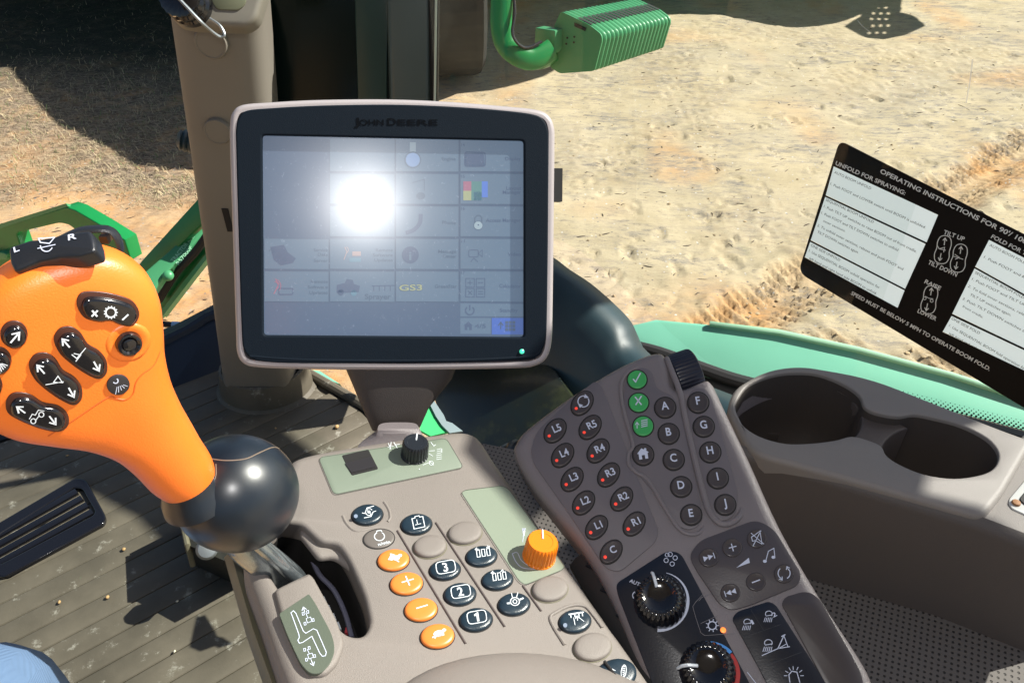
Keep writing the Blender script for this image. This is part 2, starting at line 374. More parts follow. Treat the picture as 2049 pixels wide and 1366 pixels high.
# hoof and shoe prints
fp = [(1440, 540), (1230, 330), (1390, 330), (1640, 215), (1700, 240), (1560, 300), (1850, 250), (1790, 330), (1500, 150), (1600, 90), (1930, 110), (1980, 240), (1330, 250), (1180, 300), (1250, 480), (1130, 430), (330, 340), (290, 320), (240, 350), (1465, 520), (1420, 210), (1880, 180), (2010, 60), (950, 190), (1030, 195)]
for _ in range(120): fp.append((rng.uniform(1130, 2049), rng.uniform(90, 620)))
for i, (a, b) in enumerate(fp):
    p = GND.hit(a, b); th = rng.uniform(0, 3.14); c, s = math.cos(th), math.sin(th); dx = X - p.x; dy = Y - p.y; m = (np.abs(dx) < .3) & (np.abs(dy) < .3)
    u = dx[m] * c + dy[m] * s; v = -dx[m] * s + dy[m] * c; L_ = rng.uniform(.07, .13); W_ = L_ * rng.uniform(.45, .6)
    q = np.sqrt((u / L_) ** 2 + (v / W_) ** 2); kf = rng.random(); dp_ = rng.uniform(.009, .022)
    if kf < .4: H[m] += -dp_ * (1 - ss(q, .8, 1.02)) + dp_ * .6 * np.exp(-((q - 1.15) / .13) ** 2) * (u > -L_ * .2)
    else: H[m] += -dp_ * 1.4 * np.exp(-((q - .95) / .13) ** 2) * ss(u / L_, -.3, .3) + dp_ * .5 * np.exp(-((q - 1.22) / .12) ** 2) * ss(u / L_, -.2, .4)
far = ss(np.hypot(X - 1, Y - 7), 12, 30); H *= (1 - far)
me = bpy.data.meshes.new('ground'); nx, ny = X.shape
co = np.stack([X, Y, H + GZ], -1).reshape(-1, 3).astype(np.float32); me.vertices.add(nx * ny); me.vertices.foreach_set('co', co.ravel())
ii, jj = np.meshgrid(np.arange(nx - 1), np.arange(ny - 1), indexing='ij'); q = np.stack([ii * ny + jj, (ii + 1) * ny + jj, (ii + 1) * ny + jj + 1, ii * ny + jj + 1], -1).reshape(-1, 4)
me.loops.add(q.size); me.loops.foreach_set('vertex_index', q.ravel().astype(np.int32)); me.polygons.add(len(q)); me.polygons.foreach_set('loop_start', np.arange(0, q.size, 4, dtype=np.int32)); me.update(calc_edges=True)
me.polygons.foreach_set('use_smooth', np.ones(len(q), bool))
# where which soil lies: r = dry grass litter, g = orange clay, b = turned damp clods
gl = ss(-X - 1.5 + (Y - 6.0) * .25 + grid_noise(X, Y, .8, 21) * 1.6, .1, 1.3) * ss(Y + grid_noise(X, Y, .7, 22) * 1.6, 5.5, 6.6)
cla = np.clip(ss(-X + grid_noise(X, Y, 1.3, 23) * 2, -.3, 1.2) * 1.0 + ss(grid_noise(X, Y, .7, 24), .12, .4) * .5 + trk * .45 + cl * .2, 0, 1)
att = me.color_attributes.new('soil', 'FLOAT_COLOR', 'POINT'); att.data.foreach_set('color', np.stack([gl, cla, np.clip(trk * .5 + cl * .9 + rough * .25, 0, 1), np.ones_like(X)], -1).reshape(-1).astype(np.float32))
gm = bpy.data.materials.new('sandy_soil'); gm.use_nodes = True; t = gm.node_tree; N = t.nodes; Lk = t.links; B = N['Principled BSDF']; B.inputs['Roughness'].default_value = .95; B.inputs['Specular IOR Level'].default_value = .15
tc = N.new('ShaderNodeTexCoord'); vc = N.new('ShaderNodeVertexColor'); vc.layer_name = 'soil'; sp = N.new('ShaderNodeSeparateColor'); Lk.new(vc.outputs[0], sp.inputs[0])
def nz(scale, det=6, rg=.6, vec=None):
    n = N.new('ShaderNodeTexNoise'); n.inputs['Scale'].default_value = scale; n.inputs['Detail'].default_value = det; n.inputs['Roughness'].default_value = rg; Lk.new(vec or tc.outputs['Object'], n.inputs['Vector']); return n.outputs[0]
def ramp(x, a, b, lo=0, hi=1):
    m = N.new('ShaderNodeMapRange'); m.inputs[1].default_value = a; m.inputs[2].default_value = b; m.inputs[3].default_value = lo; m.inputs[4].default_value = hi; Lk.new(x, m.inputs[0]); return m.outputs[0]
def mix(f, a, b):
    m = N.new('ShaderNodeMix'); m.data_type = 'RGBA'
    if isinstance(f, float): m.inputs[0].default_value = f
    else: Lk.new(f, m.inputs[0])
    for k, c in ((6, a), (7, b)):
        if isinstance(c, tuple): m.inputs[k].default_value = (*c, 1)
        else: Lk.new(c, m.inputs[k])
    return m.outputs[2]
def mul(a, b):
    m = N.new('ShaderNodeMath'); m.operation = 'MULTIPLY'; Lk.new(a, m.inputs[0])
    if isinstance(b, float): m.inputs[1].default_value = b
    else: Lk.new(b, m.inputs[1])
    return m.outputs[0]
base = mix(ramp(nz(2.2), .35, .65), (.415, .345, .225), (.51, .43, .295))
base = mix(ramp(nz(.9, 3), .45, .75, 0, .6), base, (.36, .32, .25))
clay = mix(ramp(nz(3.1), .38, .62), (.52, .27, .10), (.56, .36, .18))
base = mix(mul(sp.outputs[1], ramp(nz(5, 4), .3, .6, .45, 1)), base, clay)
st = N.new('ShaderNodeMapping'); st.inputs['Rotation'].default_value = (0, 0, .35); st.inputs['Scale'].default_value = (.35, 1, 1); Lk.new(tc.outputs['Object'], st.inputs[0])
grey = mul(ramp(nz(13, 9, .85, st.outputs[0]), .48, .58), ramp(nz(1.4, 4), .38, .58))
base = mix(mul(grey, .8), base, (.215, .20, .185))
base = mix(mul(ramp(nz(48, 8, .85), .62, .68), .45), base, (.13, .11, .09))
base = mix(mul(ramp(nz(26, 9, .85, st.outputs[0]), .585, .63), .8), base, (.10, .085, .07))
vo = N.new('ShaderNodeTexVoronoi'); vo.inputs['Scale'].default_value = 32; vo.inputs['Randomness'].default_value = 1; Lk.new(tc.outputs['Object'], vo.inputs['Vector'])
sc2 = N.new('ShaderNodeSeparateColor'); Lk.new(vo.outputs['Color'], sc2.inputs[0]); peb = mul(ramp(sc2.outputs[0], .88, .89), ramp(vo.outputs['Distance'], .22, .30, 1, 0))
base = mix(peb, base, mix(sc2.outputs[1], (.62, .60, .56), (.14, .12, .10)))
litter = mix(ramp(nz(40, 8, .8, st.outputs[0]), .42, .58), (.085, .068, .055), (.34, .27, .19))
base = mix(mul(sp.outputs[0], ramp(nz(4, 5), .32, .5, .35, .95)), base, litter)
turf_shade = nz(5, 6, .6); far_ = N.new('ShaderNodeSeparateXYZ'); Lk.new(tc.outputs['Object'], far_.inputs[0]); base = mix(mul(mul(ramp(far_.outputs[1], 7.9, 9.3), ramp(far_.outputs[0], -.3, -1.2)), ramp(turf_shade, .30, .5, .75, 1)), base, mix(ramp(nz(60, 8, .8), .4, .6), (.018, .024, .016), (.075, .075, .055)))  # dark grass far left; part of the shade is painted into its colour
base = mix(mul(sp.outputs[2], ramp(nz(17, 6, .7), .42, .62)), base, (.27, .185, .10))
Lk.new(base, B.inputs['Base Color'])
bp = N.new('ShaderNodeBump'); bp.inputs['Strength'].default_value = .5; bp.inputs['Distance'].default_value = .016; Lk.new(nz(75, 10, .85), bp.inputs['Height'])
bp2 = N.new('ShaderNodeBump'); bp2.inputs['Strength'].default_value = .4; bp2.inputs['Distance'].default_value = .03; Lk.new(nz(14, 6, .7, st.outputs[0]), bp2.inputs['Height']); Lk.new(bp2.outputs[0], bp.inputs['Normal']); Lk.new(bp.outputs[0], B.inputs['Normal'])
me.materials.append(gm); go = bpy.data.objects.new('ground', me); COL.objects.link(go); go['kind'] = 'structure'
def gz_at(x, y):
    i = min(max(int(np.searchsorted(gx, x)), 0), nx - 1); j = min(max(int(np.searchsorted(gy, y)), 0), ny - 1); return GZ + float(H[i, j])
# dry grass and straw on the left
mb = MB(); gr_m = mat('straw', (.40, .33, .20), .8, var=.35, vscale=9); gr_g = mat('green_weed', (.13, .20, .06), .8)
mb_v = []; mb_f = []; mb_i = []
for k in range(15000):
    px = rng.uniform(-60, 440); py = rng.uniform(-30, 420); p = GND.hit(px, py)
    i = min(int(np.searchsorted(gx, p.x)), nx - 1); j = min(int(np.searchsorted(gy, p.y)), ny - 1)
    if rng.random() > (gl[i, j] * .95 + .02) * (.12 if p.y > 8.8 + rng.uniform(-.6, .6) else 1): continue
    z = GZ + H[i, j]; a = rng.uniform(0, 6.283); ln = rng.uniform(.03, .13); lie = rng.uniform(.1, .9) ** .5; d = np.array([math.cos(a), math.sin(a)]); wd = rng.uniform(.0012, .0028); n = np.array([-d[1], d[0]]) * wd
    b = len(mb_v); rise = ln * (1 - lie) * .8
    for s_, hh, ww in ((0, .0, 1), (.5, rise * .75 + .004, .8), (1, rise + .002, .2)):
        c_ = np.array([p.x, p.y]) + d * ln * lie * s_ + np.array([math.sin(k), math.cos(k * 1.7)]) * ln * .12 * s_ * s_
        mb_v += [(c_[0] + n[0] * ww, c_[1] + n[1] * ww, z + hh), (c_[0] - n[0] * ww, c_[1] - n[1] * ww, z + hh)]
    mb_f += [[b, b + 1, b + 3, b + 2], [b + 2, b + 3, b + 5, b + 4]]; mi = 1 if rng.random() < .10 else 0; mb_i += [mi, mi]
mb.v = [Vector(v) for v in mb_v]; mb.f = mb_f; mb.m = mb_i
o = mb.build('dry_grass', [gr_m, gr_g], recalc=False, smooth=False); tag(o, 'dry straw coloured grass lying on the soil at upper left', 'grass'); o['kind'] = 'stuff'
# small stones and clods
mb = MB(); ico = bmesh.new(); bmesh.ops.create_icosphere(ico, subdivisions=1, radius=1); iv = [v.co.copy() for v in ico.verts]; iff = [[v.index for v in f.verts] for f in ico.faces]
for k in range(1500):
    if k < 1000: px, py = rng.uniform(1480, 2080), rng.uniform(560, 900)
    else: px, py = rng.uniform(0, 2049), rng.uniform(0, 720)
    p = GND.hit(px, py); i = min(int(np.searchsorted(gx, p.x)), nx - 1); j = min(int(np.searchsorted(gy, p.y)), ny - 1)
    if k < 1000 and rng.random() > cl[i, j] + trk[i, j]: continue
    r = rng.uniform(.004, .015) * (1.1 if k < 1000 else .8); s3 = Vector((rng.uniform(.7, 1.3), rng.uniform(.7, 1.3), rng.uniform(.4, .9))) * r; c_ = Vector((p.x, p.y, GZ + H[i, j] + s3.z * .3))
    R3 = Matrix.Rotation(rng.uniform(0, 6), 3, 'Z'); mb.add([c_ + R3 @ Vector((v.x * s3.x * rng.uniform(.8, 1.2), v.y * s3.y, v.z * s3.z)) for v in iv], iff)
o = mb.build('clods', mat('clod', (.36, .27, .16), .95, var=.3, vscale=12), recalc=False); tag(o, 'loose clods and small stones strewn over the sandy ground', 'stones'); o['kind'] = 'stuff'
mb = MB()
for k in range(420):
    px, py = (rng.uniform(1000, 2049), rng.uniform(30, 640)) if k < 320 else (rng.uniform(0, 460), rng.uniform(230, 640)); p = GND.hit(px, py)
    a = rng.normal(.35, .6); ln = rng.uniform(.02, .075); pts = []; bend = rng.uniform(-.35, .35)
    for q in range(5):
        s_ = q / 4; x = p.x + math.cos(a + bend * s_) * ln * s_; y = p.y + math.sin(a + bend * s_) * ln * s_; pts.append(Vector((x, y, gz_at(x, y) + .002)))
    w_ = rng.uniform(.0015, .005); mb.tube(pts, [w_ * .4, w_, w_ * 1.1, w_ * .8, w_ * .2], 5)
o = mb.build('twigs', mat('dark_twig', (.085, .065, .048), .9, var=.4, vscale=5), recalc=False); tag(o, 'thin dark twigs and plant scraps scattered over the sand', 'debris'); o['kind'] = 'stuff'
# ================================================================== OUTSIDE THE CAB
def prism3(mb, pts, d, mi=0, r=.0):
    "pts: (px,py,depth) outline; thickened along vector d"
    P = [at(*p) for p in pts]; mb.loops([P, [p + d for p in P]], True, True, mi)
# -- slotted housing on its bent arm
hp = Pl((-.62, -.78, .1), at(1180, 90, 3.1))   # plane of the near end face
t0 = thing('engine_grille', 'green ribbed louvred metal box on a bent green arm outside the window', 'machine grille', at(1215, 90, 3.1))
far_off = hp.hit(1330, 90) - hp.hit(1230, 90)
end = [(1122, 22), (1180, 50), (1203, 68), (1206, 80), (1190, 143), (1120, 148), (1100, 135), (1095, 110), (1105, 60)]
ex = at(1346, 34, 3.1 * 1.08) - hp.hit(1203, 70)
mb = MB(); P = [hp.hit(*p) for p in rnd(end, 6, 3)]; nrib = 18
loops = []
c0 = sum(P, Vector()) / len(P)
for k in range(nrib * 4 + 1):
    s = k / (nrib * 4); ph = (k % 4); sc_k = (1.0, .985, .93, .985)[ph] if k not in (0, nrib * 4) else .99
    c = c0 + ex * s; kk = 1 - .08 * s; loops.append([c + (p - c0) * sc_k * kk for p in P])
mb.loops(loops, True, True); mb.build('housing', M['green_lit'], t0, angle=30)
mb = MB()
for k in range(1, nrib + 1):     # dark slots across the sloping top
    s = (k - .5) / nrib; c = c0 + ex * s; kk = (1 - .08 * s) * .955
    A = hp.hit(1154, 37); Bq = hp.hit(1182, 51); upn = (A - c0).normalized() * .006
    A2 = c + (A - c0) * kk + upn; B2 = c + (Bq - c0) * kk + upn; w_ = ex * (.30 / nrib)
    mb.add([A2 - w_, B2 - w_, B2 + w_, A2 + w_], [(0, 1, 2, 3)])
mb.build('slots', M['matte'], t0, smooth=False)
mb = MB(); pe = hp.up(.004)
slab(mb, pe, rnd([(1086, 52), (1126, 58), (1124, 98), (1117, 106), (1084, 88)], 3, 2), 0, .05, .004, 2)
mb.build('mounting_block', M['green_lit'], t0)
ik = Ink(hp, .003)
for (x, y) in ((1136, 76), (1150, 74), (1134, 88), (1149, 85)):
    i2 = Ink(hp, .003); i2.disc(x, y, 2.2, n=8); i2.build('bolt_hole', M['matte'], t0, smooth=False, recalc=False)
ik.poly([(1150, 45), (1174, 56), (1172, 63), (1150, 53)])
ik.build('end_slot', M['matte'], t0, smooth=False, recalc=False)
mb = MB(); arm = cat([at(1004, -90, 3.0), at(1004, 0, 3.05), at(1003, 50, 3.08), at(1012, 88, 3.1), at(1038, 112, 3.1), at(1070, 118, 3.12), at(1104, 100, 3.14)], 8, False)
mb.tube(arm, [(.042, .022)] * len(arm), 18, flat=RGT); mb.build('bent_arm', M['green'], t0)
mb = MB(); slab(mb, hp.up(.02), rnd([(1046, 118), (1080, 96), (1108, 96), (1112, 122), (1090, 138), (1052, 140)], 4, 2), -.03, .02, .003, 2); mb.build('bracket', M['green'], t0)
mb = MB(); lathe(mb, frame(hp.up(.04).hit(1066, 124), hp.n), [(.014, 0), (.014, .012), (.008, .018)], 6); mb.build('bolt', M['green'], t0)
mb = MB(); mb.tube(cat([at(1022, -60, 3.02), at(1030, 20, 3.05), at(1026, 70, 3.06), at(1050, 96, 3.08), at(1084, 84, 3.1)], 6, False), .006, 8); mb.build('wiring', M['black'], t0)
# -- unseen slabs added above the view, outlined to throw the dark shade
def shade_caster(name, label, catn, poly, z, mtl, thick=.25, holes=None):
    P = []
    for (px, py) in poly:
        g = GND.hit(px, py); P.append(g + SUN_V * ((z - GZ) / SUN_V.z))
    c = sum(P, Vector()) / len(P); t = thing(name, label, catn, c); return t, P
# added unseen hood cut to the shade outline on the left ground
t1, P = shade_caster('machine_hood', 'green machine hood beyond the left window, above the view', 'hood', [(-700, 120), (-60, 128), (30, 133), (118, 118), (140, 150), (188, 196), (236, 238), (268, 250), (392, 318), (520, 330), (560, 100), (560, -420), (-900, -420)], .9, None)
mb = MB(); mb.loops([P, [p + Vector((0, 0, .5)) for p in P]], True, True); mb.build('hood_shell', M['green'], t1)
t2, P = shade_caster('front_tank', 'green front tank of the machine beyond the door, above the view', 'tank', [(700, 150), (866, 188), (930, 183), (985, 179), (1040, 166), (1092, 150), (1110, 140), (1120, 60), (1290, 20), (1290, -400), (700, -400)], .8, None)  # added slab, outlined from the shade it casts beyond the door
mb = MB(); mb.loops([P, [p + Vector((0, 0, .45)) for p in P]], True, True); mb.build('tank_shell', M['green'], t2)
t3, P = shade_caster('boom_fender', 'rounded fender of a neighbouring machine, above the view', 'fender', cat([(1290, 8), (1400, 28), (1470, 32), (1540, 44), (1610, 52), (1670, 47), (1712, 34), (1740, 20), (1790, 6), (1810, -60), (1500, -300), (1250, -200)], 4), .6, None)  # added slab, outlined from the shade at the far right
mb = MB(); mb.loops([P, [p + Vector((0, 0, .12)) for p in P]], True, True); mb.build('fender_shell', M['green'], t3)
# unseen perforated plate added for its shadow of round holes on the sand
hz = .6; pst = Pl((0, 0, 1), (0, 0, hz)); off = SUN_V * ((hz - GZ) / SUN_V.z)
t4 = thing('perforated_step', 'perforated steel step plate of the neighbouring machine, above the view', 'step', GND.hit(1770, 50) + off)
def spl(px, py): return GND.hit(px, py) + off
outl = [(1692, 52), (1722, 34), (1730, 5), (1728, -16), (1806, -16), (1800, 26), (1824, 32), (1850, 52), (1812, 70), (1770, 77), (1738, 73)]
cu = bpy.data.curves.new('st', 'CURVE'); cu.dimensions = '2D'; cu.fill_mode = 'BOTH'; cu.extrude = .01
def addsp(P):
    s_ = cu.splines.new('POLY'); s_.points.add(len(P) - 1)
    for i, q_ in enumerate(P): s_.points[i].co = (q_.x, q_.y, 0, 1)
    s_.use_cyclic_u = True
addsp([spl(*p) for p in outl])
for r_ in range(5):
    for c_ in range(3):
        x = 1742 + c_ * 15 + (5 if r_ % 2 else 0); y = 64 - r_ * 12
        if x > 1786: continue
        addsp([spl(*p) for p in ell(x, y, 4.6, 2.8, 0, 10)])
ob = bpy.data.objects.new('st', cu); COL.objects.link(ob); me2 = bpy.data.meshes.new_from_object(ob.evaluated_get(bpy.context.evaluated_depsgraph_get())); bpy.data.objects.remove(ob)
me2.name = 'step_plate'; me2.transform(wm(t4).inverted() @ Matrix.Translation((0, 0, hz))); me2.materials.clear(); me2.materials.append(M['steel']); o = bpy.data.objects.new('step_plate', me2); COL.objects.link(o); o.parent = t4
# -- green walkway bracket at the left
t5 = thing('walkway_frame', 'green bent steel walkway frame with a long slot at far left', 'walkway frame', at(60, 470, 2.6))
wp = Pl((-.35, -.90, .10), at(130, 480, 2.55))
outer = [(-220, 520), (0, 455), (132, 414), (150, 420), (205, 452), (250, 480), (262, 520), (200, 560), (60, 580), (0, 585), (-220, 620)]
hole = rnd([(32, 466), (118, 446), (138, 450), (160, 468), (150, 480), (96, 494), (44, 500)], 7, 3)
curve_slab('web_plate', wp, outer, [hole], .05, .004, M['green'], t5)
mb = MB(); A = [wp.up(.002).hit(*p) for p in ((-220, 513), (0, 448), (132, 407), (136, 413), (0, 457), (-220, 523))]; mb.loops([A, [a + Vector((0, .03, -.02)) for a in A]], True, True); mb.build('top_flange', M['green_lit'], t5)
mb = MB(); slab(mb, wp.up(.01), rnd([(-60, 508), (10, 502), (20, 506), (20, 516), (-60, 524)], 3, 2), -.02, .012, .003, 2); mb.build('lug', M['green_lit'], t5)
# -- green rail channel with raised casting letters
t6 = thing('side_rail', 'green cast channel rail with raised letters beside the cab pillar', 'rail', at(350, 520, 2.4))
rp = Pl((-.3, -.85, .35), at(350, 520, 2.4)); rp2 = Pl((.1, -.6, .8), at(350, 520, 2.385))
mb = MB(); slab(mb, rp, [(283, 522), (405, 388), (430, 380), (430, 425), (385, 466), (340, 510), (290, 553), (240, 604), (240, 580)], -.03, 0, .003, 2); mb.build('web', M['green'], t6)
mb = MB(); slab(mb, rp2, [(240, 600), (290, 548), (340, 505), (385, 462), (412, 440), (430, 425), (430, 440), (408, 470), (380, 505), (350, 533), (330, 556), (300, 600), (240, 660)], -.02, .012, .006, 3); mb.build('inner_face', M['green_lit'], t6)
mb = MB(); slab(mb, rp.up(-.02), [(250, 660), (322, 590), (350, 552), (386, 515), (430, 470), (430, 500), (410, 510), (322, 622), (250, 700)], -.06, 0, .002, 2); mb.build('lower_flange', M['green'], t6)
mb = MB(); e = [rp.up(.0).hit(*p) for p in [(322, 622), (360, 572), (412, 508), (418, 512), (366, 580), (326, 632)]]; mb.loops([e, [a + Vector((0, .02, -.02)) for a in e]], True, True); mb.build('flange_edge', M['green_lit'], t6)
mb = MB(); 
gp_ = [rp.up(.004).hit(*p) for p in [(318, 600), (352, 545), (390, 505), (425, 455)]]; mb.tube(cat(gp_, 6, False), .012, 8); mb.build('gap_seal', M['matte'], t6)
ik = Ink(rp2, .0125); ik.text('TRACTOR RAVV', (350, 528), (397, 470), 8, bold=.02); ik.text('R57000F', (360, 533), (388, 498), 7, bold=.02); ik.build('raised_letters', mat('letter_green', (.30, .62, .40), .5), t6, smooth=False, recalc=False)
mb = MB(); lathe(mb, frame(rp2.up(.012).hit(337, 552), rp2.n), [(.016, 0), (.016, .006), (.012, .012), (.005, .015)], 16); mb.build('rivet', M['green_lit'], t6)
# -- hose with blue band
mb = MB(); hs = cat([at(285, 640, 2.2), at(325, 648, 2.2), at(380, 651, 2.22), at(440, 646, 2.25), at(500, 640, 2.3)], 6, False); mb.tube(hs, .0085, 12)
t7 = thing('hose', 'black rubber hose with a pale blue band behind the orange grip', 'hose', hs[0]); mb.build('hose_body', M['black'], t7)
mb = MB(); mb.tube([at(345, 649.6, 2.2), at(361, 650.4, 2.2)], .0095, 12); mb.build('blue_band', mat('blue_tape', (.25, .45, .68), .5), t7)
# -- ribbed green plug behind the pillar
t8 = thing('ribbed_plug', 'small ribbed dark green plug peeking out behind the tan pillar', 'plug', at(372, 280, 1.6))
mb = MB(); lathe(mb, frame(at(395, 285, 1.62), at(330, 276, 1.6) - at(395, 285, 1.62)), [(.022, 0), (.024, .006), (.020, .010), (.024, .014), (.020, .018), (.023, .023), (.018, .028), (.021, .032), (.012, .038)], 20); mb.build('plug_body', M['cowl'], t8)
# -- green fender, haze painted in, below the glass, seen through it
t9 = thing('green_fender', 'pale green painted fender running below the side window', 'fender', at(1600, 700, 1.5))
fp_ = Pl((-.25, -.35, .9), at(1500, 700, 1.45))
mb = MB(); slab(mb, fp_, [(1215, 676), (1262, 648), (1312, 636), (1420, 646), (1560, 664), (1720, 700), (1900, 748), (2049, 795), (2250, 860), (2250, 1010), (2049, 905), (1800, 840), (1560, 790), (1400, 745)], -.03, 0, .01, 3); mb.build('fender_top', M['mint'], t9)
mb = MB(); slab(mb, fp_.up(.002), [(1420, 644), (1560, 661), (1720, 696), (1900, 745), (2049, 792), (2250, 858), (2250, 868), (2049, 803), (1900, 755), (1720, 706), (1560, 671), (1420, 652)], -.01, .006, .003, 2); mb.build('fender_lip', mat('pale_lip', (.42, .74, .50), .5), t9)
mb = MB(); hub = cat([fp_.up(.008).hit(*p) for p in [(1213, 672), (1260, 690), (1320, 706), (1400, 735), (1480, 762), (1600, 790)]], 5, False); mb.tube(hub, .012, 10); mb.build('rubber_edge', M['matte'], t9)
# -- green sill strip seen under the display
mb = MB(); slab(mb, fp_.up(-.012), [(1205, 668), (1320, 706), (1480, 764), (1760, 850), (1780, 980), (1300, 930), (1190, 760)], -.02, 0); mb.build('under_skirt', M['matte'], t9)
t11 = thing('spare_tyre', 'dark dusty tractor tyre standing in the shade beyond the door post', 'tyre', GND.hit(930, 150))
wc = GND.hit(905, 165) + Vector((0, .35, .95)); Fw = frame(wc, Vector((1, .12, 0)), Vector((0, 1, 0))); mb = MB()  # tyre added here to darken the strip beside the post
lathe(mb, Fw @ Matrix.Translation((0, 0, -.30)), [(.55, .0), (.86, .0), (.93, .04), (.95, .10), (.95, .50), (.93, .56), (.86, .60), (.55, .60)], 96, 40, .035, (.05, .55)); mb.build('rubber', mat('tyre_rubber', (.007, .008, .007), .75, var=.4, vscale=9), t11)
mb = MB(); lathe(mb, Fw @ Matrix.Translation((0, 0, -.26)), [(.56, 0), (.56, .5), (.30, .46), (.28, .40), (.05, .40)], 48); mb.build('rim', M['green'], t11)
t10 = thing('green_sill', 'bright green painted sill beyond the mat edge below the display', 'sill', at(660, 770, 1.95))
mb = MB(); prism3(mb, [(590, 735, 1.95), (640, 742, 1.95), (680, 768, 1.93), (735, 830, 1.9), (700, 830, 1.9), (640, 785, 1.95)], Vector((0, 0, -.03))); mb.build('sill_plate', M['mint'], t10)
# ================================================================== CAB SHELL
FL = Pl((0, 0, 1), (0, 0, 0))
# floor mat
def mat_floor():
    m = mat('ribbed_mat', (.105, .098, .078), .62, nscale=500, nstr=.4)
    t = m.node_tree; N = t.nodes; Lk = t.links; B = N['Principled BSDF']; tc = N.new('ShaderNodeTexCoord')
    def nz(s, d=5, r=.6):
        n = N.new('ShaderNodeTexNoise'); n.inputs['Scale'].default_value = s; n.inputs['Detail'].default_value = d; n.inputs['Roughness'].default_value = r; Lk.new(tc.outputs['Object'], n.inputs['Vector']); return n.outputs[0]
    def rp(x, a, b, lo=0, hi=1):
        q = N.new('ShaderNodeMapRange'); q.inputs[1].default_value = a; q.inputs[2].default_value = b; q.inputs[3].default_value = lo; q.inputs[4].default_value = hi; Lk.new(x, q.inputs[0]); return q.outputs[0]
    def mx(f, a, b):
        q = N.new('ShaderNodeMix'); q.data_type = 'RGBA'; Lk.new(f, q.inputs[0])
        for k, c in ((6, a), (7, b)):
            if isinstance(c, tuple): q.inputs[k].default_value = (*c, 1)
            else: Lk.new(c, q.inputs[k])
        return q.outputs[2]
    b = mx(rp(nz(7), .35, .65), (.080, .070, .050), (.126, .110, .080))
    b = mx(rp(nz(26, 8, .75), .585, .66, 0, .7), b, (.33, .32, .27))
    # scuffed chalky patches near the lever foot
    b = mx(rp(nz(3.2, 9, .8), .60, .68, 0, .6), b, (.30, .30, .24))
    vo = N.new('ShaderNodeTexVoronoi'); vo.inputs['Scale'].default_value = 11; Lk.new(tc.outputs['Object'], vo.inputs['Vector'])
    s = N.new('ShaderNodeSeparateColor'); Lk.new(vo.outputs['Color'], s.inputs[0])
    g = N.new('ShaderNodeMath'); g.operation = 'MULTIPLY'; Lk.new(rp(s.outputs[0], .84, .85), g.inputs[0]); Lk.new(rp(vo.outputs['Distance'], .07, .10, 1, 0), g.inputs[1])
    b = mx(g.outputs[0], b, (.03, .34, .12))
    Lk.new(b, B.inputs['Base Color']); return m
M['mat'] = mat_floor()
t = thing('floor_mat', 'ribbed grey brown rubber floor mat with dirt and green paint flecks', 'floor mat', (-.6, 1.0, 0))
g0 = FL.hit(0, 1020); g1 = FL.hit(340, 870); gd = (g1 - g0); gd.z = 0; gd.normalize(); gn = Vector((-gd.y, gd.x, 0)); gp0 = FL.hit(215, 1190)
def g2(a, b, z=0): return gp0 + gd * a + gn * b + Vector((0, 0, z))
mb = MB()
farL = FL.hit(-80, 905); farR = FL.hit(450, 735)
out = [FL.hit(-500, 1500), FL.hit(-300, 980), FL.hit(-80, 912), FL.hit(340, 778), FL.hit(455, 728), FL.hit(520, 700), FL.hit(600, 742), FL.hit(722, 812), FL.hit(800, 860), FL.hit(900, 960), FL.hit(1300, 1500), FL.hit(400, 1900)]
mb.loops([[p + Vector((0, 0, -.02)) for p in out], out], False, True)
mb.build('mat_base', M['mat'], t)
# raised ribs: wide boards with thin gaps, clipped to the mat
def inside(p):
    c = False; n = len(out); j = n - 1
    for i in range(n):
        a, b = out[i], out[j]
        if (a.y > p.y) != (b.y > p.y) and p.x < (b.x - a.x) * (p.y - a.y) / (b.y - a.y) + a.x: c = not c
        j = i
    return c
mb = MB(); sp_ = .0475
for k in range(-16, 26):
    b0 = k * sp_; run = None; a = -1.4
    while a < 1.9:
        ok = inside(g2(a, b0 + .003)) and inside(g2(a, b0 + sp_ - .003))
        if ok and run is None: run = a
        if (not ok or a > 1.88) and run is not None:
            e = a - .02
            if e - run > .05:
                r_ = run + .008
                for (s0, s1) in ([(r_, e)]):
                    L = []
                    for ins, z in ((0, .0025), (.0005, .0045), (.0014, .005)):
                        c4 = [(s0 + ins, b0 + .0009 + ins), (s1 - ins, b0 + .0009 + ins), (s1 - ins, b0 + sp_ - .0009 - ins), (s0 + ins, b0 + sp_ - .0009 - ins)]
                        L.append([g2(x, y, z) for x, y in c4])
                    mb.loops(L, False, True)
            run = None
        a += .02
mb.build('mat_ribs', M['mat'], t, angle=50)
# rim of the mat on its far right edge
mb = MB(); rim = cat([FL.hit(530, 708) + Vector((0, 0, .008)), FL.hit(600, 742) + Vector((0, 0, .008)), FL.hit(722, 812) + Vector((0, 0, .008)), FL.hit(810, 866) + Vector((0, 0, .008))], 5, False)
mb.tube(rim, [(.012, .012)] * len(rim), 10); mb.build('mat_rim', M['mat'], t)
# raised cup of the mat around the pillar foot
mb = MB(); cx, cy = FL.hit(535, 775).x, FL.hit(535, 775).y
L = []
for rx, z in ((.118, 0.004), (.108, .010), (.104, .04), (.098, .066), (.092, .068), (.088, .05)): L.append([Vector((cx + math.cos(a) * rx, cy + math.sin(a) * rx * .85, z)) for a in [i * 2 * math.pi / 40 for i in range(40)]])
mb.loops(L, False, False); mb.build('mat_collar', M['mat'], t)
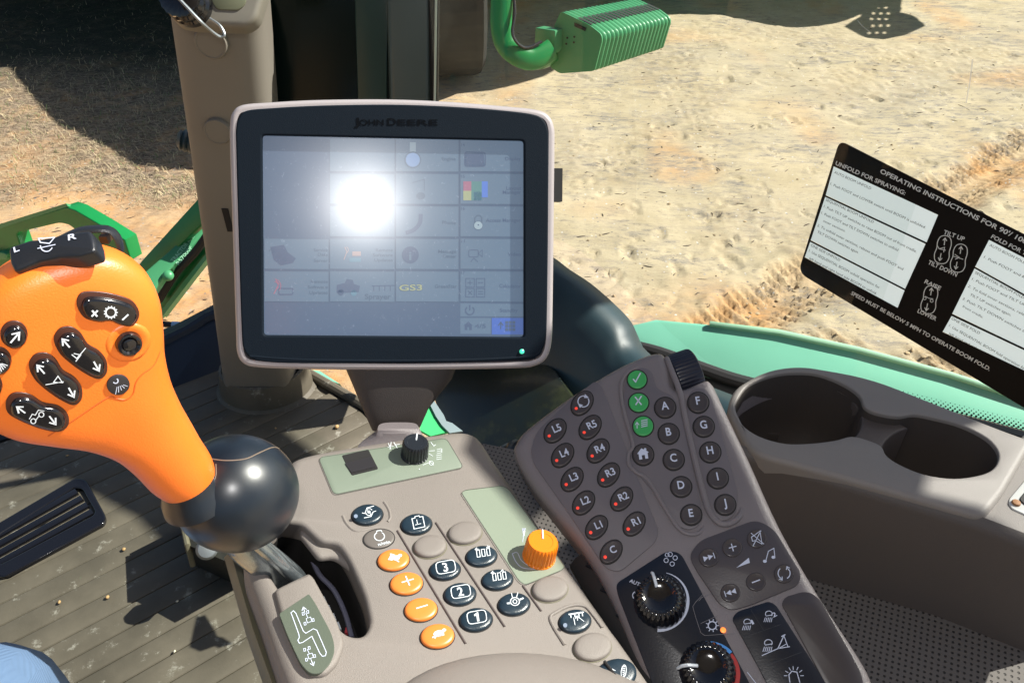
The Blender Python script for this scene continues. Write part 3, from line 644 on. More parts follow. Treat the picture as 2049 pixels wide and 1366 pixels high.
# foot vent sunk in the floor
t = thing('floor_vent', 'black plastic floor vent with three long louvres', 'vent', FL.hit(100, 1050))
vp = FL.up(.008); vo_ = [(-60, 1078), (150, 955), (172, 958), (212, 1032), (208, 1046), (10, 1153), (-8, 1152), (-90, 1100)]
vi = [(-30, 1085), (148, 974), (164, 976), (190, 1022), (186, 1030), (0, 1128), (-20, 1125)]
curve_slab('vent_frame', vp.up(.006), rnd(vo_, 8, 3), [rnd(vi, 5, 2)], .012, .003, M['gloss'], t)
mb = MB(); slab(mb, vp.up(-.003), vi, -.004, -.001); mb.build('vent_well', M['void'], t)
for k in range(4):
    a0 = Vector((-40 + 9 * k * 1.15, 1083 + 13 * k)); b0_ = Vector((150 + 10.5 * k, 977 + 13.5 * k)); w_ = Vector((6.5, 8.5)); mb = MB()
    slab(mb, vp.up(.003), [tuple(a0), tuple(b0_), tuple(b0_ + w_), tuple(a0 + w_)], -.006, .001, .0012, 2); mb.build('louvre', M['gloss'], t)
# navy sill wall along the far left of the mat
t = thing('door_sill', 'navy blue matt sill rising behind the floor mat left of the pillar', 'door sill', FL.hit(340, 778))
mb = MB(); low = [FL.hit(*p) for p in ((-350, 985), (-80, 905), (340, 778), (452, 735), (520, 715))]; 
top = [at(-350, 870, 1.93), at(-80, 842, 1.93), at(325, 690, 1.95), at(432, 634, 1.96), at(520, 640, 1.96)]
bk = [p + Vector((-.02, .12, -.03)) for p in top]; dn = [p + Vector((-.02, .12, -.2)) for p in low]
mb.loops([low, [a.lerp(b, .9) + Vector((0, -.01, 0)) for a, b in zip(low, top)], top, bk, dn], False, False, closed=False); mb.build('sill_panel', M['navy_sill'], t, angle=60)
mb = MB(); mb.tube(cat([p + Vector((0, .01, .0)) for p in top], 4, False), .016, 8); mb.build('sill_seal', M['navy_sill'], t)
# crumbs
gl_c = [(675, 859), (553, 862), (250, 1104), (218, 1200), (357, 1208), (122, 1210), (352, 1308), (180, 1271), (137, 917), (55, 903), (275, 985), (35, 1166), (462, 815), (300, 1092), (240, 1160)]
cm = mat('crumb', (.42, .27, .12), .8, var=.3, vscale=200); cm2 = mat('pale_crumb', (.6, .55, .42), .8)
where = ['beside the display stand', 'near the shadow edge left of the stand', 'right of the floor vent', 'in the middle of the mat', 'pale, beside the scuffed patch', 'left of the mat middle', 'small pale, lower right of the mat', 'below the mat middle', 'in the shade under the orange grip', 'at the left edge in shade', 'in the shade right of the vent', 'below the vent corner', 'at the pillar foot', 'small, below the lever ball', 'small, on a rib gap']
for i, (x, y) in enumerate(gl_c):
    if i in (7, 9, 10, 11, 13, 14): continue
    mb = MB(); p = FL.hit(x, y) + Vector((0, 0, .009)); r = rng.uniform(.003, .005) * (1.25 if i in (0, 2, 3) else .75); Rr = Matrix.Rotation(rng.uniform(0, 6), 3, 'Z')
    mb.add([p + Rr @ Vector((v.x * r * rng.uniform(.8, 1.5), v.y * r * rng.uniform(.7, 1.1), v.z * r * .7)) for v in iv], iff); o = mb.build('crumb', cm2 if i in (4, 6) else cm, angle=80); tag(o, 'crumb of dirt on the floor mat, ' + where[i], 'crumb', 'crumbs on the floor mat')
# ---------------------------------------------------------------- pillar
t = thing('cab_pillar', 'tan plastic cab corner pillar with two round screw caps, behind the display', 'pillar', FL.hit(530, 780))
b0 = FL.hit(528, 782); p1 = at(438, -30, 1.30); sp2 = [b0 + Vector((0, 0, .02)), b0.lerp(p1, .33), b0.lerp(p1, .66), p1, p1 + (p1 - b0) * .5]
mb = MB(); n = 44; L = []
ax = (p1 - b0).normalized(); xx = (RGT - ax * RGT.dot(ax)).normalized(); yy = ax.cross(xx)
for i, (p, rx) in enumerate(zip(sp2, (.080, .078, .077, .076, .076))):
    L.append([p + xx * (math.copysign(abs(math.cos(a)) ** (2 / 3.6), math.cos(a)) * rx) + yy * (math.copysign(abs(math.sin(a)) ** (2 / 3.6), math.sin(a)) * rx * .75) for a in [k * 2 * math.pi / n for k in range(n)]])
mb.loops(L, True, True); post = mb.build('post', M['tan'], t, angle=50)
pbv = BVHTree.FromPolygons(mb.v, mb.f)
def on(bvh, px, py): 
    r = bvh.ray_cast(CAM, ray(px, py).normalized()); return (r[0], r[1] if r[1].dot(CAM - r[0]) > 0 else -r[1])
for (x, y, rr) in ((424, 84, .027), (437, 261, .024)):
    h, nn = on(pbv, x, y); mb = MB(); lathe(mb, frame(h - nn * .003, nn), [(rr, 0), (rr, .008), (rr * .93, .0115), (rr * .86, .0118), (rr * .83, .0108), (rr * .5, .0112), (.002, .0112)], 36); mb.build('screw_cap', M['tan'], t)
mb = MB(); h, nn = on(pbv, 456, 440); mb.box(h, .012, .004, .05, R=frame(h, nn).to_3x3() @ Matrix.Rotation(math.radians(90), 3, 'X')); mb.build('slot', M['void'], t)
mb = MB(); L = []
for rx, z in ((.087, .0), (.087, .055), (.084, .060), (.07, .060)): L.append([Vector((cx + math.cos(a) * rx, cy + math.sin(a) * rx * .82, z)) for a in [i * 2 * math.pi / 40 for i in range(40)]])
mb.loops(L, False, True); mb.build('foot_boot', M['matte'], t)
# junction box with plug
t = thing('junction_box', 'tan plastic junction box at the top of the pillar with green inset', 'junction box', at(425, 20, 1.2))
jp = Pl((.05, -.80, .60), at(425, 20, 1.17))
mb = MB(); slab(mb, jp, rnd([(325, -90), (322, 8), (350, 44), (380, 50), (490, 54), (512, 38), (530, -20), (530, -90)], 12, 4), -.03, 0, .008, 4); mb.build('box_body', M['tan'], t)
mb = MB(); slab(mb, jp, rnd([(424, -90), (424, 4), (434, 20), (478, 22), (492, 10), (500, -90)], 8, 3), -.01, .002, .001, 2); mb.build('inset_panel', mat('inset_olive', (.14, .145, .09), .5), t)
t = thing('power_plug', 'black ridged plug with a wire loop strap in the junction box', 'plug', jp.hit(385, 20))
mb = MB(); pf = frame(jp.hit(383, 12), Vector((.0, -.75, .45)))
lathe(mb, pf, [(.031, 0), (.031, .012), (.027, .016), (.030, .022), (.030, .03), (.026, .034), (.0285, .040), (.0285, .046), (.018, .050), (.003, .050)], 36, 18, .0012, (.02, .05)); mb.build('plug_cap', M['gloss'], t)
c3 = pf @ Vector((0, -.002, .052)); lp = cat([c3, jp.up(.045).hit(400, 42), jp.up(.025).hit(422, 62), jp.up(.014).hit(440, 74), jp.up(.014).hit(449, 70), jp.up(.014).hit(440, 52), jp.up(.012).hit(420, 38)], 8, False)
mb = MB(); mb.tube(lp, .0022, 8); lathe(mb, frame(c3 - Vector((0, 0, 0)), Vector((0, -.75, .45))), [(.004, -.002), (.004, .002), (.002, .003)], 12); mb.build('wire_loop', M['steel'], t)
# ---------------------------------------------------------------- dark door post behind the display
t = thing('door_post', 'black gloss door post with a grey green band and a rubber edge strip', 'door post', at(700, 500, 1.6))
dpl = Pl((.0, -1, .10), at(700, 100, 1.42))
def post_piece(name, x0, x1, z1, m_, r=.004, y0=-120, y1=640, xb=None):
    mb = MB(); a, b = x0, x1; slab(mb, dpl, [(a, y0), (b, y0), (b - 8, y1), ((xb or a) + 25, y1)], -.06, z1, r, 3); return mb.build(name, m_, t)
post_piece('panel', 515, 870, 0, mat('tinted_black', (.002, .007, .006), .22, spec=.2), .003)
post_piece('inner_strip', 706, 778, .004, mat('dark_green_strip', (.007, .032, .025), .3), .003)
post_piece('grey_band', 770, 868, .018, mat('grey_green_band', (.055, .080, .078), .38, var=.06, vscale=6), .012)
post_piece('rubber_strip', 862, 876, .022, M['matte'], .004)
mb = MB(); mb.tube([dpl.up(.024).hit(874, -120), dpl.up(.024).hit(864, 640)], .0022, 8); mb.build('edge_trim', mat('edge_metal', (.35, .45, .48), .3, metal=.5), t)
# ---------------------------------------------------------------- side window with frit, and its decal
def glass():
    m = bpy.data.materials.new('window_glass'); m.use_nodes = True; t = m.node_tree; N = t.nodes; N.remove(N['Principled BSDF']); Lk = t.links
    tr = N.new('ShaderNodeBsdfTransparent'); tr.inputs[0].default_value = (.95, .985, .96, 1); g = N.new('ShaderNodeBsdfGlossy'); g.inputs['Roughness'].default_value = .03
    df = N.new('ShaderNodeBsdfDiffuse'); df.inputs[0].default_value = (.8, .85, .8, 1)
    tc = N.new('ShaderNodeTexCoord'); vo = N.new('ShaderNodeTexNoise'); vo.inputs['Scale'].default_value = 5; vo.inputs['Detail'].default_value = 9; vo.inputs['Roughness'].default_value = .75; Lk.new(tc.outputs['Object'], vo.inputs['Vector'])
    mr = N.new('ShaderNodeMapRange'); mr.inputs[1].default_value = .35; mr.inputs[2].default_value = .75; mr.inputs[3].default_value = .002; mr.inputs[4].default_value = .035; Lk.new(vo.outputs[0], mr.inputs[0])
    fr = N.new('ShaderNodeFresnel'); fr.inputs[0].default_value = 1.33; m1 = N.new('ShaderNodeMixShader'); Lk.new(fr.outputs[0], m1.inputs[0]); Lk.new(tr.outputs[0], m1.inputs[1]); Lk.new(g.outputs[0], m1.inputs[2])
    m2 = N.new('ShaderNodeMixShader'); Lk.new(mr.outputs[0], m2.inputs[0]); Lk.new(m1.outputs[0], m2.inputs[1]); Lk.new(df.outputs[0], m2.inputs[2]); Lk.new(m2.outputs[0], N['Material Output'].inputs[0]); return m
M['glass'] = glass()
wpn = Vector((-.70, -.70, 0)).normalized(); WP = Pl(wpn, at(1800, 500, .95)); WP.u = Vector((.7071, -.7071, 0)); WP.v = WP.n.cross(WP.u)
t = thing('side_window', 'large curved cab window over the sandy yard, with a dotted black lower border', 'window', WP.hit(1500, 640))
q0 = WP.hit(1480, 600); q1 = WP.hit(2250, 600)
pc = [at(872, 200, 1.40), at(1010, 200, 1.45), at(1180, 250, 1.36), at(1330, 320, 1.20)]
plan = [(p.x, p.y) for p in pc] + [(q0.x, q0.y), (q1.x, q1.y), (q1.x + .25, q1.y - .3)]
plan = cat([(a, b, 0) for a, b in plan], 6, False)
lowpx = WP.hit(1800, 800).z
mb = MB(); bot = []; topz = 1.75
for p in plan: bot.append(Vector((p.x, p.y, lowpx - .10)))
mb.loops([bot, [Vector((p.x, p.y, topz)) for p in bot]], False, False, closed=False); mb.build('glass_pane', M['glass'], t, recalc=False)
# frit border: solid band and rows of dots, on the pane's flat part
ik = Ink(WP, -.0015)
def fl_(x): return 765 + (x - 1730) * .238 if x >= 1730 else 765 + (x - 1730) * .30
for r_ in range(7):
    sz = [1.1, 1.6, 2.2, 2.8, 3.4, 3.9, 4.3][r_]
    for c_ in range(60):
        x = 1722 + c_ * 9.4 + (4.7 if r_ % 2 else 0); y = fl_(x) + r_ * 4.6 + (x - 1730) * .01
        if x > 2200: break
        ik.disc(x, y, sz, n=7, ry=sz * .9)
ik.poly([(1700, fl_(1700) + 24), (1730, fl_(1730) + 28), (2200, fl_(2200) + 36), (2200, fl_(2200) + 80), (1700, fl_(1700) + 80)])
ik.build('frit_dots', M['matte'], t, smooth=False, recalc=False)
mb = MB(); mb.tube(cat([WP.up(.01).hit(*p) for p in [(1650, 790), (1760, 812), (1900, 845), (2049, 885), (2300, 955)]], 5, False), .014, 10); mb.build('rubber_seal', M['black'], t)
sm = bpy.data.materials.new('glass_scratch'); sm.use_nodes = True; _t = sm.node_tree; _b = _t.nodes['Principled BSDF']; _b.inputs['Base Color'].default_value = (.9, .92, .9, 1); _b.inputs['Alpha'].default_value = .45
for pts_ in ([(1947, 118), (1942, 160), (1934, 206)], [(1716, 40), (1726, 52), (1744, 66)]):
    ik = Ink(WP, .001); ik.line(pts_, 3.2 if pts_[0][0] > 1900 else 1.4); ik.build('scratch', sm, t, smooth=False, recalc=False)
# decal
DP = WP.up(.0012)
t = thing('instruction_decal', 'black and white printed instruction decal stuck on the window', 'decal', DP.hit(1800, 520))
M['decal_black'] = mat('decal_black', (.004, .0035, .004), .7, spec=.15); M['decal_white'] = mat('decal_white', (.62, .67, .70), .7, spec=.2); M['vinyl'] = mat('backlit_vinyl', (.60, .66, .70), .7, spec=.2)
_t = M['vinyl'].node_tree; _tr = _t.nodes.new('ShaderNodeBsdfTranslucent'); _tr.inputs[0].default_value = (.52, .60, .66, 1); _mx = _t.nodes.new('ShaderNodeMixShader'); _mx.inputs[0].default_value = .38; _t.links.new(_t.nodes['Principled BSDF'].outputs[0], _mx.inputs[1]); _t.links.new(_tr.outputs[0], _mx.inputs[2]); _t.links.new(_mx.outputs[0], _t.nodes['Material Output'].inputs[0])
mb = MB(); A, B_, Cc, Dd = (1680, 281), (2330, 611), (2290, 960), (1597, 545)
SHEET = rnd([A, B_, Cc, Dd], [16, 16, 16, 20], 6)
def bil(u, v):   # decal coordinates: u along the heading 0..1, v downwards 0..1 on the sheet
    a = DP.hit(*A); b = DP.hit(*B_); d = DP.hit(*Dd); c = DP.hit(*Cc); return a
w1 = Ink(DP, .0008)
panels = [([(1668, 333), (1877, 430), (1854, 485), (1652, 391)]), ([(1651, 394), (1852, 488), (1811, 578), (1622, 481)]), ([(1621, 484), (1810, 581), (1796, 616), (1610, 515)]),
          ([(1979, 480), (2190, 588), (2160, 650), (1951, 534)]), ([(1950, 537), (2160, 654), (2120, 730), (1905, 628)]), ([(1904, 632), (2120, 734), (2100, 765), (1886, 664)])]
for p in panels:
    w1 = Ink(DP, .0008); w1.poly([(x + (x > sum(q[0] for q in p) / 4) * 2 - 1, y + (y > sum(q[1] for q in p) / 4) * 2 - 1) for x, y in p], h=-.0004); w1.build('white_panel', M['vinyl'], t, smooth=False, recalc=False)
curve_slab('decal_sheet', DP.up(.0003), SHEET, panels, .0004, .00004, M['decal_black'], t, 1)

def T2(*a, **k):
    w = Ink(DP, .0011); w.text(*a, **k); w.build('white_lettering', M['decal_white'], t, smooth=False, recalc=False)
T2('OPERATING INSTRUCTIONS FOR 90\'/ 100\'', (1761, 345), (2056, 489), 9, bold=.028)
T2('UNFOLD FOR SPRAYING:', (1672, 329), (1811, 390), 8, bold=.028)
T2('FOLD FOR TRANSPORT:', (1983, 475), (2121, 545), 8, bold=.028)
T2('TILT UP', (1888, 467), (1929, 482), 8.5, bold=.028); T2('TILT DOWN', (1857, 527), (1914, 553), 8.5, bold=.028)
T2('RAISE', (1850, 565), (1881, 580), 8, bold=.028); T2('LOWER', (1836, 624), (1873, 641), 8, bold=.028)
T2('SPEED MUST BE BELOW 5 MPH TO OPERATE BOOM FOLD.', (1703, 588), (1980, 741), 7, bold=.028)
def pill(cx, cy, bend, extra):
    w2 = Ink(DP, .0011)
    pts = [(-9, -24), (1, -28), (11, -24), (15, -12), (14, 2), (16, 14), (12, 25), (1, 29), (-10, 25), (-14, 13), (-12, 0), (-13, -13)]
    P = cat(rotpts(pts, cx, cy, 12), 4); w2.line([tuple(p) for p in P], 1.6, closed=True)
    c, s_ = math.cos(math.radians(14)), math.sin(math.radians(14))
    w2.arrow(cx + 3, cy - 8, cx + 5, cy - 22, 1.7, 5); w2.arrow(cx - 3, cy + 8, cx - 6, cy + 22, 1.7, 5)
    for q in extra: w2.line(q, 1.4)
    if len(extra) == 1: w2.ring(1851, 596, 3, 1.2, n=10); w2.ring(1865, 601, 3, 1.2, n=10)
    w2.build('switch_symbol', M['decal_white'], t, smooth=False, recalc=False)
pill(1887, 498, 1, [[(1876, 490), (1880, 497), (1893, 500)], [(1880, 497), (1891, 494), (1889, 504)]])
pill(1919, 515, 1, [[(1908, 512), (1928, 518)], [(1911, 508), (1920, 514), (1912, 518)]])
pill(1860, 598, 1, [[(1852, 592), (1860, 596), (1868, 597)]])
small = [('AUTO BOOM UNFOLD', (1670, 346), (1743, 379), 5), ('1. Push FOOT and LOWER switch until BOOM is unfolded.', (1662, 369), (1852, 457), 5), ('SEQUENTIAL BOOM UNFOLD', (1653, 401), (1748, 446), 5),
 ('1. Push TILT UP switches to raise BOOM out of front cradle.', (1649, 414), (1834, 505), 5), ('1. Push FOOT and TILT DOWN switches to unfold', (1644, 427), (1797, 502), 5), ('inner sections.', (1648, 443), (1692, 464), 4.5),
 ('2. To unfold outer sections, release and push FOOT and', (1636, 452), (1807, 540), 5), ('TILT DOWN switches again.', (1636, 465), (1718, 507), 5), ('ONE SIDE UNFOLD', (1623, 492), (1681, 522), 5), ('1. Use SEQUENTIAL BOOM unfold operation for', (1619, 503), (1760, 577), 5), ('left hand and right hand side BOOM to unfold.', (1620, 518), (1754, 589), 5),
 ('AUTO BOOM FOLD', (1980, 491), (2052, 528), 5), ('1. Push FOOT and RAISE switch until', (1969, 515), (2120, 592), 5), ('SEQUENTIAL BOOM FOLD', (1951, 546), (2049, 597), 5), ('1. Push FOOT and TILT UP switches to', (1945, 559), (2100, 636), 5), ('2. To fold inner sections, release and push', (1937, 573), (2100, 657), 5), ('TILT UP switches again.', (1941, 590), (2023, 632), 5), ('3. Push TILT DOWN switches to lower', (1926, 598), (2080, 680), 5), ('front cradle.', (1926, 613), (1967, 636), 4.5), ('ONE SIDE FOLD', (1904, 638), (1960, 668), 5), ('1. Use SEQUENTIAL BOOM fold operation for', (1899, 652), (2052, 740), 5), ('left hand and right hand side BOOM to fold.', (1899, 668), (2046, 748), 5)]
for s_, a, b, c in small:
    w3 = Ink(DP, .0012); w3.text(s_, a, b, c); w3.build('black_lettering', M['decal_black'], t, smooth=False, recalc=False)
# ---------------------------------------------------------------- cowl below the window
t = thing('window_cowl', 'blue black curved plastic cowl between the display and the side window', 'cowl', at(1150, 700, 1.2))
mb = MB(); 
ridge = cat([at(1040, 505, 1.39), at(1075, 520, 1.37), at(1108, 545, 1.35), at(1150, 573, 1.33), (at(1195, 612, 1.31)), at(1235, 655, 1.29), at(1258, 706, 1.27), at(1330, 760, 1.2), at(1500, 830, 1.1)], 5, False)
L = []
for i, p in enumerate(ridge):
    f = i / (len(ridge) - 1); row = [p + Vector((.06, .08, -.10)), p + Vector((.03, .04, -.02)), p]
    for k in range(1, 9):
        a = k / 8; row.append(p + Vector((-.10 * a, -.13 * a, -.05 * a - .32 * a * a * (1.2 - .5 * f))))
    L.append(row)
mb.loops(L, False, False, closed=False); mb.build('cowl_shell', M['cowl'], t, angle=80)
t = thing('lower_panel', 'dark mossy tinted glass panel under the display', 'panel', at(960, 840, 1.3))
refl_glass = mat('mossy_glass', (.010, .017, .014), .3, coat=.3)
tt = refl_glass.node_tree; n1 = tt.nodes.new('ShaderNodeTexNoise'); n1.inputs['Scale'].default_value = 9; n1.inputs['Detail'].default_value = 8; n1.inputs['Roughness'].default_value = .7; tcx = tt.nodes.new('ShaderNodeTexCoord'); tt.links.new(tcx.outputs['Object'], n1.inputs['Vector'])
cr = tt.nodes.new('ShaderNodeValToRGB'); cr.color_ramp.elements[0].position = .38; cr.color_ramp.elements[0].color = (.010, .018, .016, 1); cr.color_ramp.elements[1].position = .72; cr.color_ramp.elements[1].color = (.06, .07, .025, 1); e_ = cr.color_ramp.elements.new(.52); e_.color = (.014, .018, .012, 1); tt.links.new(n1.outputs[0], cr.inputs[0]); tt.links.new(cr.outputs[0], tt.nodes['Principled BSDF'].inputs['Base Color'])  # mottled green reflections painted into the pane's colour
mb = MB(); lpn = pl3((860, 745, 1.50), (1100, 800, 1.30), (960, 960, 1.30)); slab(mb, lpn, [(838, 720), (960, 700), (1060, 700), (1110, 740), (1150, 800), (1120, 890), (1020, 958), (960, 960), (900, 880)], -.02, 0, .003, 2); mb.build('tinted_pane', refl_glass, t)
mb = MB(); mb.tube(cat([lpn.up(.01).hit(*p) for p in [(950, 975), (1000, 945), (1060, 900), (1130, 860), (1250, 780)]], 5, False), .02, 8); mb.build('pane_seal', M['black'], t)
t = thing('torn_sticker', 'small bright green patch with torn grey film beside the display stand', 'sticker', at(890, 850, 1.28))
mb = MB(); slab(mb, Pl((.15, -.1, 1), at(890, 850, 1.22)), [(846, 800), (856, 806), (870, 826), (890, 850), (903, 862), (862, 872), (840, 860)], -.004, 0); mb.build('green_patch', M['vivid_green'], t)
mb = MB(); slab(mb, Pl((.15, -.1, 1), at(890, 850, 1.215)), [(856, 800), (864, 795), (876, 812), (888, 830), (893, 842), (905, 846), (926, 862), (900, 866), (884, 850), (872, 832)], -.003, 0); mb.build('grey_film', mat('grey_film', (.22, .28, .30), .4), t)
# dark tunnel floor between consoles and window
t = thing('cable_duct', 'black corrugated duct running in the gap beside the keypad console', 'duct', at(1010, 920, .95))
for k, (pp, rr) in enumerate((([(945, 985, .98), (1000, 935, .96), (1060, 905, .93), (1200, 850, .9)], .02), ([(960, 1010, .9), (1030, 960, .9), (1100, 930, .86)], .014))):
    mb = MB(); c_ = cat([at(*p) for p in pp], 14, False); mb.tube(c_, [rr * (1 + .10 * math.sin(i * 1.6)) for i in range(len(c_))], 12); mb.build('duct_hose', M['black'], t)
# ---------------------------------------------------------------- right side console: tray with two cup holders
TP = Pl((0, 0, 1), at(1700, 830, .72))
t = thing('side_console', 'taupe side console with two deep cup holders beside the window', 'side console', TP.hit(1700, 950))
M['tray'] = mat('tray_plastic', (.205, .186, .175), .5, nscale=1600, nstr=.5, var=.05, vscale=9, speck=(DUST, 200, .012)); M['cup'] = mat('cup_plastic', (.055, .045, .040), .55, nscale=900, nstr=.3)
outer = rnd([(1455, 815), (1468, 775), (1530, 738), (1600, 728), (1740, 752), (2000, 855), (2070, 880), (2010, 985), (1975, 1028), (1955, 1030), (1700, 958), (1500, 905)], [20, 30, 40, 40, 60, 30, 10, 20, 14, 14, 60, 40], 5)
h1 = [(1470, 818), (1478, 795), (1500, 768), (1545, 750), (1590, 744), (1640, 748), (1690, 768), (1720, 790), (1730, 812), (1752, 824), (1795, 832), (1830, 828), (1870, 835), (1925, 850), (1975, 876), (1998, 905), (1992, 932), (1965, 948), (1910, 956), (1850, 948), (1800, 928), (1774, 910), (1764, 892), (1738, 880), (1704, 872), (1670, 880), (1620, 886), (1570, 886), (1520, 872), (1485, 848)]
hole = [tuple(p) for p in cat(h1, 4)]
plate(TP, outer, [hole], .020, .0055, .0016, 5, 0.0, .004).build('tray', M['tray'], t, angle=50)
mb = MB(); sk = outer; P = [TP.loc(*p[:2]) for p in sk]; 
Q = inset2(P, .006); mb.loops([[TP.W(q.x, q.y, -.02) for q in Q], [TP.W(q.x, q.y, -.032) for q in inset2(P, .009)]], False, False); mb.build('tray_skirt', M['taupe_dark'], t)
mb = MB(); mb.tube([TP.up(-.020).hit(*p) for p in [(1400, 884), (1500, 912), (1700, 966), (1952, 1040), (1985, 1030), (2030, 975), (2085, 890)]], .0022, 6); mb.build('tray_gap', M['void'], t)
mb = MB(); P = [TP.loc(*p) for p in hole]; L = []
for d_, z in ((-.0008, -.0035), (-.0002, -.020), (.002, -.06), (.006, -.088), (.012, -.094)): L.append([TP.W(q.x, q.y, z) for q in inset2(P, d_)])
mb.loops(L, False, True); mb.build('cup_well', M['cup'], t, angle=50)
E1 = ell(1604, 815, 128, 72, 4, 60); E2 = ell(1886, 894, 114, 62, 7, 60)
arc = [E1[k % 60] for k in range(-9, 11)] + [E2[k] for k in range(22, 41)][::1]
A1 = [E1[k % 60] for k in range(-9, 10)]; A2 = [E2[k] for k in range(21, 40)]
mb = MB(); slab(mb, TP, A1 + A2, -.09, -.012, .002, 3); mb.build('cup_bridge', mat('bridge_plastic', (.085, .070, .064), .5, nscale=900, nstr=.3), t, angle=50)
for (x, y) in ((1538, 868), (1650, 862)):
    mb = MB(); mb.box(TP.up(-.080).hit(x, y), .018, .008, .008, R=Matrix.Rotation(-.2, 3, 'Z')); mb.build('cup_foot', mat('cup_foot', (.06, .05, .045), .5), t)
# console wall below the tray
mb = MB(); c1 = TP.hit(1400, 880); c2 = TP.hit(1965, 1040); c3_ = TP.hit(2200, 1130)
e2 = (c2 - c1); e2.z = 0; nrm = Vector((e2.y, -e2.x, 0)).normalized()
tp_ = [c1 + Vector((0, 0, -.004)) + nrm * -.004, c2 + Vector((0, 0, -.004)), c3_ + Vector((0, 0, -.004))]
L = [[p - nrm * .10 for p in tp_], [p - nrm * .008 for p in tp_], [p + Vector((0, 0, -.003)) - nrm * .002 for p in tp_], [p + Vector((0, 0, -.010)) for p in tp_], [p + Vector((0, 0, -.12)) + nrm * .012 for p in tp_], [p + Vector((0, 0, -.17)) + nrm * .014 for p in tp_]]
L[0] = [tp_[0] - nrm * .01 - Vector((0, 0, .03)), c2 - nrm * .02 - Vector((0, 0, .03)), c3_ - nrm * .2]
mb.loops(L[1:], False, False, closed=False); mb.build('console_wall', mat('wall_plastic', (.078, .066, .062), .5, nscale=1800, nstr=.5, var=.05), t, angle=50)
# console top beyond the tray, with a metal ringed recess
mb = MB(); EP = TP.up(-.006); slab(mb, EP, [(1965, 1038), (1955, 1015), (2010, 940), (2048, 868), (2300, 900), (2300, 1170), (2200, 1128)], -.02, 0, .003, 3); mb.build('end_deck', M['tray'], t)
mb = MB(); slab(mb, EP, rnd([(2016, 1002), (2060, 950), (2200, 960), (2200, 1080), (2060, 1035), (2022, 1018)], 8, 4), -.002, .0015, .001, 2); mb.build('recess_ring', mat('bright_plate', (.62, .62, .60), .3, metal=.3), t)
mb = MB(); slab(mb, EP, rnd([(2036, 1002), (2066, 968), (2200, 975), (2200, 1060), (2049, 1014)], 6, 3), .0016, .0026, .0005, 1); mb.build('recess_floor', M['void'], t)
mb = MB(); lathe(mb, frame(EP.up(.002).hit(2033, 1006), (0, 0, 1)), [(.0035, 0), (.003, .0015), (.001, .002)], 12); mb.build('rust_screw', mat('rust', (.25, .12, .05), .7), t)
ik = Ink(Pl(Vector((nrm.x, nrm.y, .12)), c1.lerp(c2, .5) + nrm * .013 - Vector((0, 0, .012))), .0)
mb = MB()
# perforated upholstery below
def perf():
    m = mat('perforated_vinyl', (.155, .135, .12), .6, nscale=700, nstr=.3); t = m.node_tree; N = t.nodes; Lk = t.links; B = N['Principled BSDF']; tc = N.new('ShaderNodeTexCoord')
    mp = N.new('ShaderNodeMapping'); mp.inputs['Rotation'].default_value = (0, 0, .42); mp.inputs['Scale'].default_value = (208, 208, 208); Lk.new(tc.outputs['Object'], mp.inputs[0])
    fr = N.new('ShaderNodeVectorMath'); fr.operation = 'FRACTION'; Lk.new(mp.outputs[0], fr.inputs[0]); sb = N.new('ShaderNodeVectorMath'); sb.operation = 'SUBTRACT'; sb.inputs[1].default_value = (.5, .5, 0); Lk.new(fr.outputs[0], sb.inputs[0])
    m0 = N.new('ShaderNodeVectorMath'); m0.operation = 'MULTIPLY'; m0.inputs[1].default_value = (1, 1, 0); Lk.new(sb.outputs[0], m0.inputs[0]); ln = N.new('ShaderNodeVectorMath'); ln.operation = 'LENGTH'; Lk.new(m0.outputs[0], ln.inputs[0])
    mr = N.new('ShaderNodeMapRange'); mr.inputs[1].default_value = .15; mr.inputs[2].default_value = .24; Lk.new(ln.outputs['Value'], mr.inputs[0])
    mx = N.new('ShaderNodeMix'); mx.data_type = 'RGBA'; Lk.new(mr.outputs[0], mx.inputs[0]); mx.inputs[6].default_value = (.022, .018, .016, 1); mx.inputs[7].default_value = (.118, .104, .095, 1); Lk.new(mx.outputs[2], B.inputs['Base Color'])
    bp = N.new('ShaderNodeBump'); bp.inputs['Distance'].default_value = .001; Lk.new(mr.outputs[0], bp.inputs['Height']); Lk.new(bp.outputs[0], B.inputs['Normal']); return m
t = thing('perforated_pad', 'grey brown perforated vinyl pad under the keypad console', 'pad', (.35, .3, .62))
PP = Pl((-.12, -.1, 1), (c2.x, c2.y, c2.z - .112)); mb = MB()
slab(mb, PP, [(930, 880), (1500, 990), (2150, 1270), (2500, 1900), (1300, 1900), (1000, 1240)], -.03, 0); mb.build('pad_surface', perf(), t, smooth=False)
# ================================================================== LEFT CONTROL CONSOLE
def btn_prof(h, base=-.002): return [(1.0, base), (1.0, h * .35), (.97, h * .62), (.90, h * .82), (.75, h * .94), (.45, h), (.15, h * 1.01)]
CP = Pl((.15, .05, 1), at(850, 1000, .60))
t = thing('control_console', 'sunlit taupe armrest console with oval buttons and two small knobs', 'control console', CP.hit(900, 1150))
outer = [(585, 914), (640, 897), (760, 877), (850, 864), (915, 857), (945, 861), (965, 875), (995, 920), (1048, 995), (1110, 1085), (1200, 1212), (1300, 1352), (1400, 1500), (1460, 1600), (760, 1640), (648, 1520), (572, 1366), (520, 1220), (486, 1120), (500, 1080), (545, 1000), (570, 940)]
hole = rnd([(512, 1090), (560, 1040), (604, 1048), (640, 1082), (676, 1086), (698, 1118), (730, 1192), (741, 1245), (728, 1272), (698, 1270), (678, 1254), (650, 1210), (618, 1152), (560, 1180), (528, 1130)], [5, 10, 10, 12, 14, 20, 20, 14, 14, 12, 14, 20, 5, 5, 5], 4)
